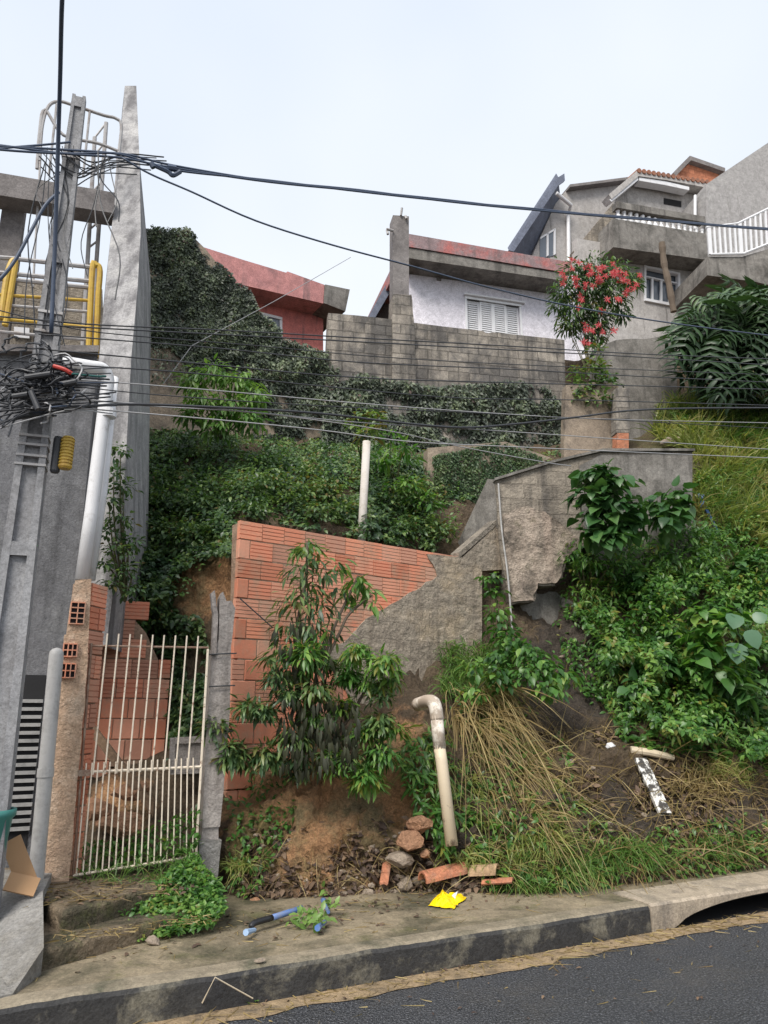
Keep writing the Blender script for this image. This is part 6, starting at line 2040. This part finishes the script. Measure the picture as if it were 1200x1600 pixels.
cl.leaves(L_OVAL, pos, nrm(rdir(700) + np.array([0, -.5, -.2])), nrm(UP + rdir(700) * .5 + np.array([0, -.5, 0])), .06 * rng.uniform(.6, 1.3, 700), .55 + rng.normal(0, .2, 700))
x, y = samp([(690, 1090), (860, 1080), (900, 1200), (860, 1330), (720, 1300)], 900)
f = fbm2(x, y, .03, 41); k = f > -.05; x, y = x[k], y[k]; n = len(x)
pos = on_hill(x, y, .06 + .12 * rng.random(n))
cl.leaves(L_OVAL, pos, nrm(rdir(n) + np.array([0, -.5, -.2])), nrm(UP + rdir(n) * .5 + np.array([0, -.5, 0])), .075 * rng.uniform(.6, 1.3, n), .45 + rng.normal(0, .25, n))
cl.build('bank_weeds', M_MID, kind='stuff', label='small green weeds on the bank', cat='weeds')

# weeds in front of the gate (rooted on the landing and path)
wd_ = thing('gate_weeds', P(260, 1440, 5.9), 'bright green weed patch growing over the landing before the gate', 'weeds')
cl = Cloud()
n = 4600
x, y = samp([(170, 1425), (230, 1395), (300, 1330), (345, 1380), (352, 1420), (330, 1445), (215, 1470), (185, 1455)], n)
g = (1470 - y) / 140
Y = 5.55 + g * .95 + rng.normal(0, .05, n)
pos = Pn(x, y, Y)
cl.leaves(L_OVAL, pos, nrm(rdir(n) * np.array([1, 1, .6]) + np.array([0, -.4, .1])), nrm(UP + rdir(n) * .5 + np.array([0, -.4, 0])), .040 * rng.uniform(.6, 1.4, n), .5 + fbm2(x, y, .03, 2) * .4 + rng.normal(0, .2, n))
cl.build('foliage', M_MID, wd_)
cl = Cloud()
n = 420
x, y = samp([(120, 1365), (300, 1330), (340, 1400), (300, 1430), (230, 1430), (130, 1400)], n)
Y = 5.75 + (1470 - y) / 140 * .8
pos = Pn(x, y, Y)
cl.blades(pos, nrm(np.array([0, -.2, .8]) + rdir(n) * .6), rng.uniform(.12, .38, n), .006, .6, .5 + rng.normal(0, .2, n))
cl.build('blades', M_GRASS, wd_)
cl = Cloud()
n = 700
x, y = samp([(120, 1320), (200, 1310), (312, 1260), (312, 1340), (200, 1360), (118, 1366)], n)
pos = Pn(x, y, 6.45 + .3 * rng.random(n))
cl.leaves(L_OVAL, pos, nrm(rdir(n) + np.array([0, -.3, 0])), nrm(UP + rdir(n) * .5), .06 * rng.uniform(.6, 1.3, n), .4 + rng.normal(0, .2, n))
cl.build('inner_weeds', M_MID, kind='stuff', label='low weeds behind the gate bars', cat='weeds')

# sprig of yellow leaves, dry stalks, small growth on the wall
cl = Cloud()
for (x, y) in ((470, 1432), (485, 1428), (462, 1436), (496, 1436), (505, 1430), (515, 1415), (510, 1400), (500, 1440)):
    n = 10
    cl.leaves(L_OVAL, G0(x, y, .27)[None] + rng.normal(0, .03, (n, 3)), nrm(rdir(n) + np.array([0, -.2, .1])), nrm(UP + rdir(n) * .4 + np.array([0, -.4, 0])), .06 * rng.uniform(.7, 1.3, n), .75 + rng.random(n) * .2)
cl.build('leaf_sprig', M_BRIGHT, label='yellow-green leaf sprig on the pavement by the blue pipe', cat='sprig')
for pts, lab in (([(316, 1567, .06), (336, 1527, .21), (395, 1560, .04)], 'bent pale stalk leaning on the kerb face'), ([(523, 1430, .22), (535, 1443, .21)], 'short dark twig on the sidewalk')):
    mb = MB()
    mb.tube([G0(*p) for p in pts], .0045, 5)
    mb.build('stalk', M_PVC if 'pale' in lab else M_BARK, label=lab, cat='stalk')
cl = Cloud()
n = 90
x = rng.uniform(345, 400, n); y = rng.uniform(1550, 1566, n)
pos = np.array([G0(a, b, .02) for a, b in zip(x, y)])
cl.leaves(L_SMALL, pos, nrm(rdir(n) + np.array([0, -.2, .4])), nrm(UP + rdir(n) * .5), .035, .6 + rng.normal(0, .2, n))
cl.build('gutter_weed', M_MID, label='tiny green weed growing in the gutter under the pale stalk', cat='weeds')
# straw and chips along the gutter and road
cl = Cloud()
n = 420
s_ = rng.uniform(-1.5, 6, n); t_ = np.abs(rng.normal(0, .13, n)) * -1 - .01
pos = np.array([S(a, b, .012) for a, b in zip(s_, t_)])
cl.blades(pos, nrm(rdir(n) * np.array([1, 1, .04])), rng.uniform(.03, .22, n), .006, 0.0, .5 + rng.normal(0, .2, n), 3)
n = 160
pos = np.array([S(a, b, .006) for a, b in zip(rng.uniform(-1, 6, n), rng.uniform(-2.4, -.2, n))])
cl.blades(pos, nrm(rdir(n) * np.array([1, 1, .03])), rng.uniform(.02, .12, n), .005, 0.0, .5 + rng.normal(0, .2, n), 3)
n = 500
pos = np.array([S(a, b, .205) for a, b in zip(rng.uniform(-1, 6, n), .2 + rng.random(n) ** .6 * 1.0)])
cl.blades(pos, nrm(rdir(n) * np.array([1, 1, .04])), rng.uniform(.02, .14, n), .005, 0.0, .35 + rng.normal(0, .25, n), 3)
n = 160
pos = np.array([S(a, b, .438) for a, b in zip(rng.uniform(.05, 1.1, n), rng.uniform(1.05, 1.75, n))])
cl.blades(pos, nrm(rdir(n) * np.array([1, 1, .08])), rng.uniform(.04, .25, n), .006, 0.0, .4 + rng.normal(0, .25, n), 3)
n = 120
pos = np.array([S(a, b, .318) for a, b in zip(rng.uniform(.2, 1.2, n), .62 + rng.random(n) * .2 + 0 * rng.random(n))])
cl.blades(pos, nrm(rdir(n) * np.array([1, 1, .06])), rng.uniform(.03, .12, n), .006, 0.0, .4 + rng.normal(0, .25, n), 3)
cl.build('straw_bits', M_STRAW, kind='stuff', label='scattered straw bits on the sidewalk and gutter', cat='litter')
cl = Cloud()
n = 420
pos = np.array([S(a, b, .207) for a, b in zip(rng.uniform(-1, 6, n), .35 + rng.random(n) ** .5 * .9)])
cl.leaves(L_OVAL, pos, nrm(rdir(n) * np.array([1, 1, .05])), nrm(UP + rdir(n) * .3), rng.uniform(.02, .06, n), rng.random(n))
n = 120
pos = np.array([S(a, b, .015) for a, b in zip(rng.uniform(-1, 6, n), -rng.random(n) ** 2 * 1.2)])
cl.leaves(L_OVAL, pos, nrm(rdir(n) * np.array([1, 1, .05])), nrm(UP + rdir(n) * .3), rng.uniform(.015, .045, n), rng.random(n))
n = 200
pos = np.array([S(a, b, .44) for a, b in zip(rng.uniform(.05, 1.2, n), rng.uniform(1.0, 1.8, n))])
cl.leaves(L_OVAL, pos, nrm(rdir(n) * np.array([1, 1, .1])), nrm(UP + rdir(n) * .4), rng.uniform(.02, .06, n), rng.random(n))
cl.build('fallen_leaves', M_LITTER, kind='stuff', label='small fallen leaves on the sidewalk and road edge', cat='litter')

# crumbs of clay and stone on the lower bank
mb = MB()
rp_ = random.Random(77)
for i in range(150):
    x = rp_.choice((rp_.uniform(370, 760), rp_.uniform(560, 720))); y = rp_.uniform(1300, 1402)
    y = min(y, float(base_py(x)) - 1)
    mb.rock(T(x, y, .02), rp_.uniform(.008, .03), (1.2, .9, .8), 200 + i, .2)
for i in range(90):
    x, y = rp_.uniform(790, 1050), rp_.uniform(1000, 1330)
    mb.rock(T(x, y, .03), rp_.uniform(.012, .045), (1.2, .9, .8), 500 + i, .2)
mb.build('gravel', M_RUBBLE, kind='stuff', label='crumbs of clay and small stones on the lower bank', cat='gravel')
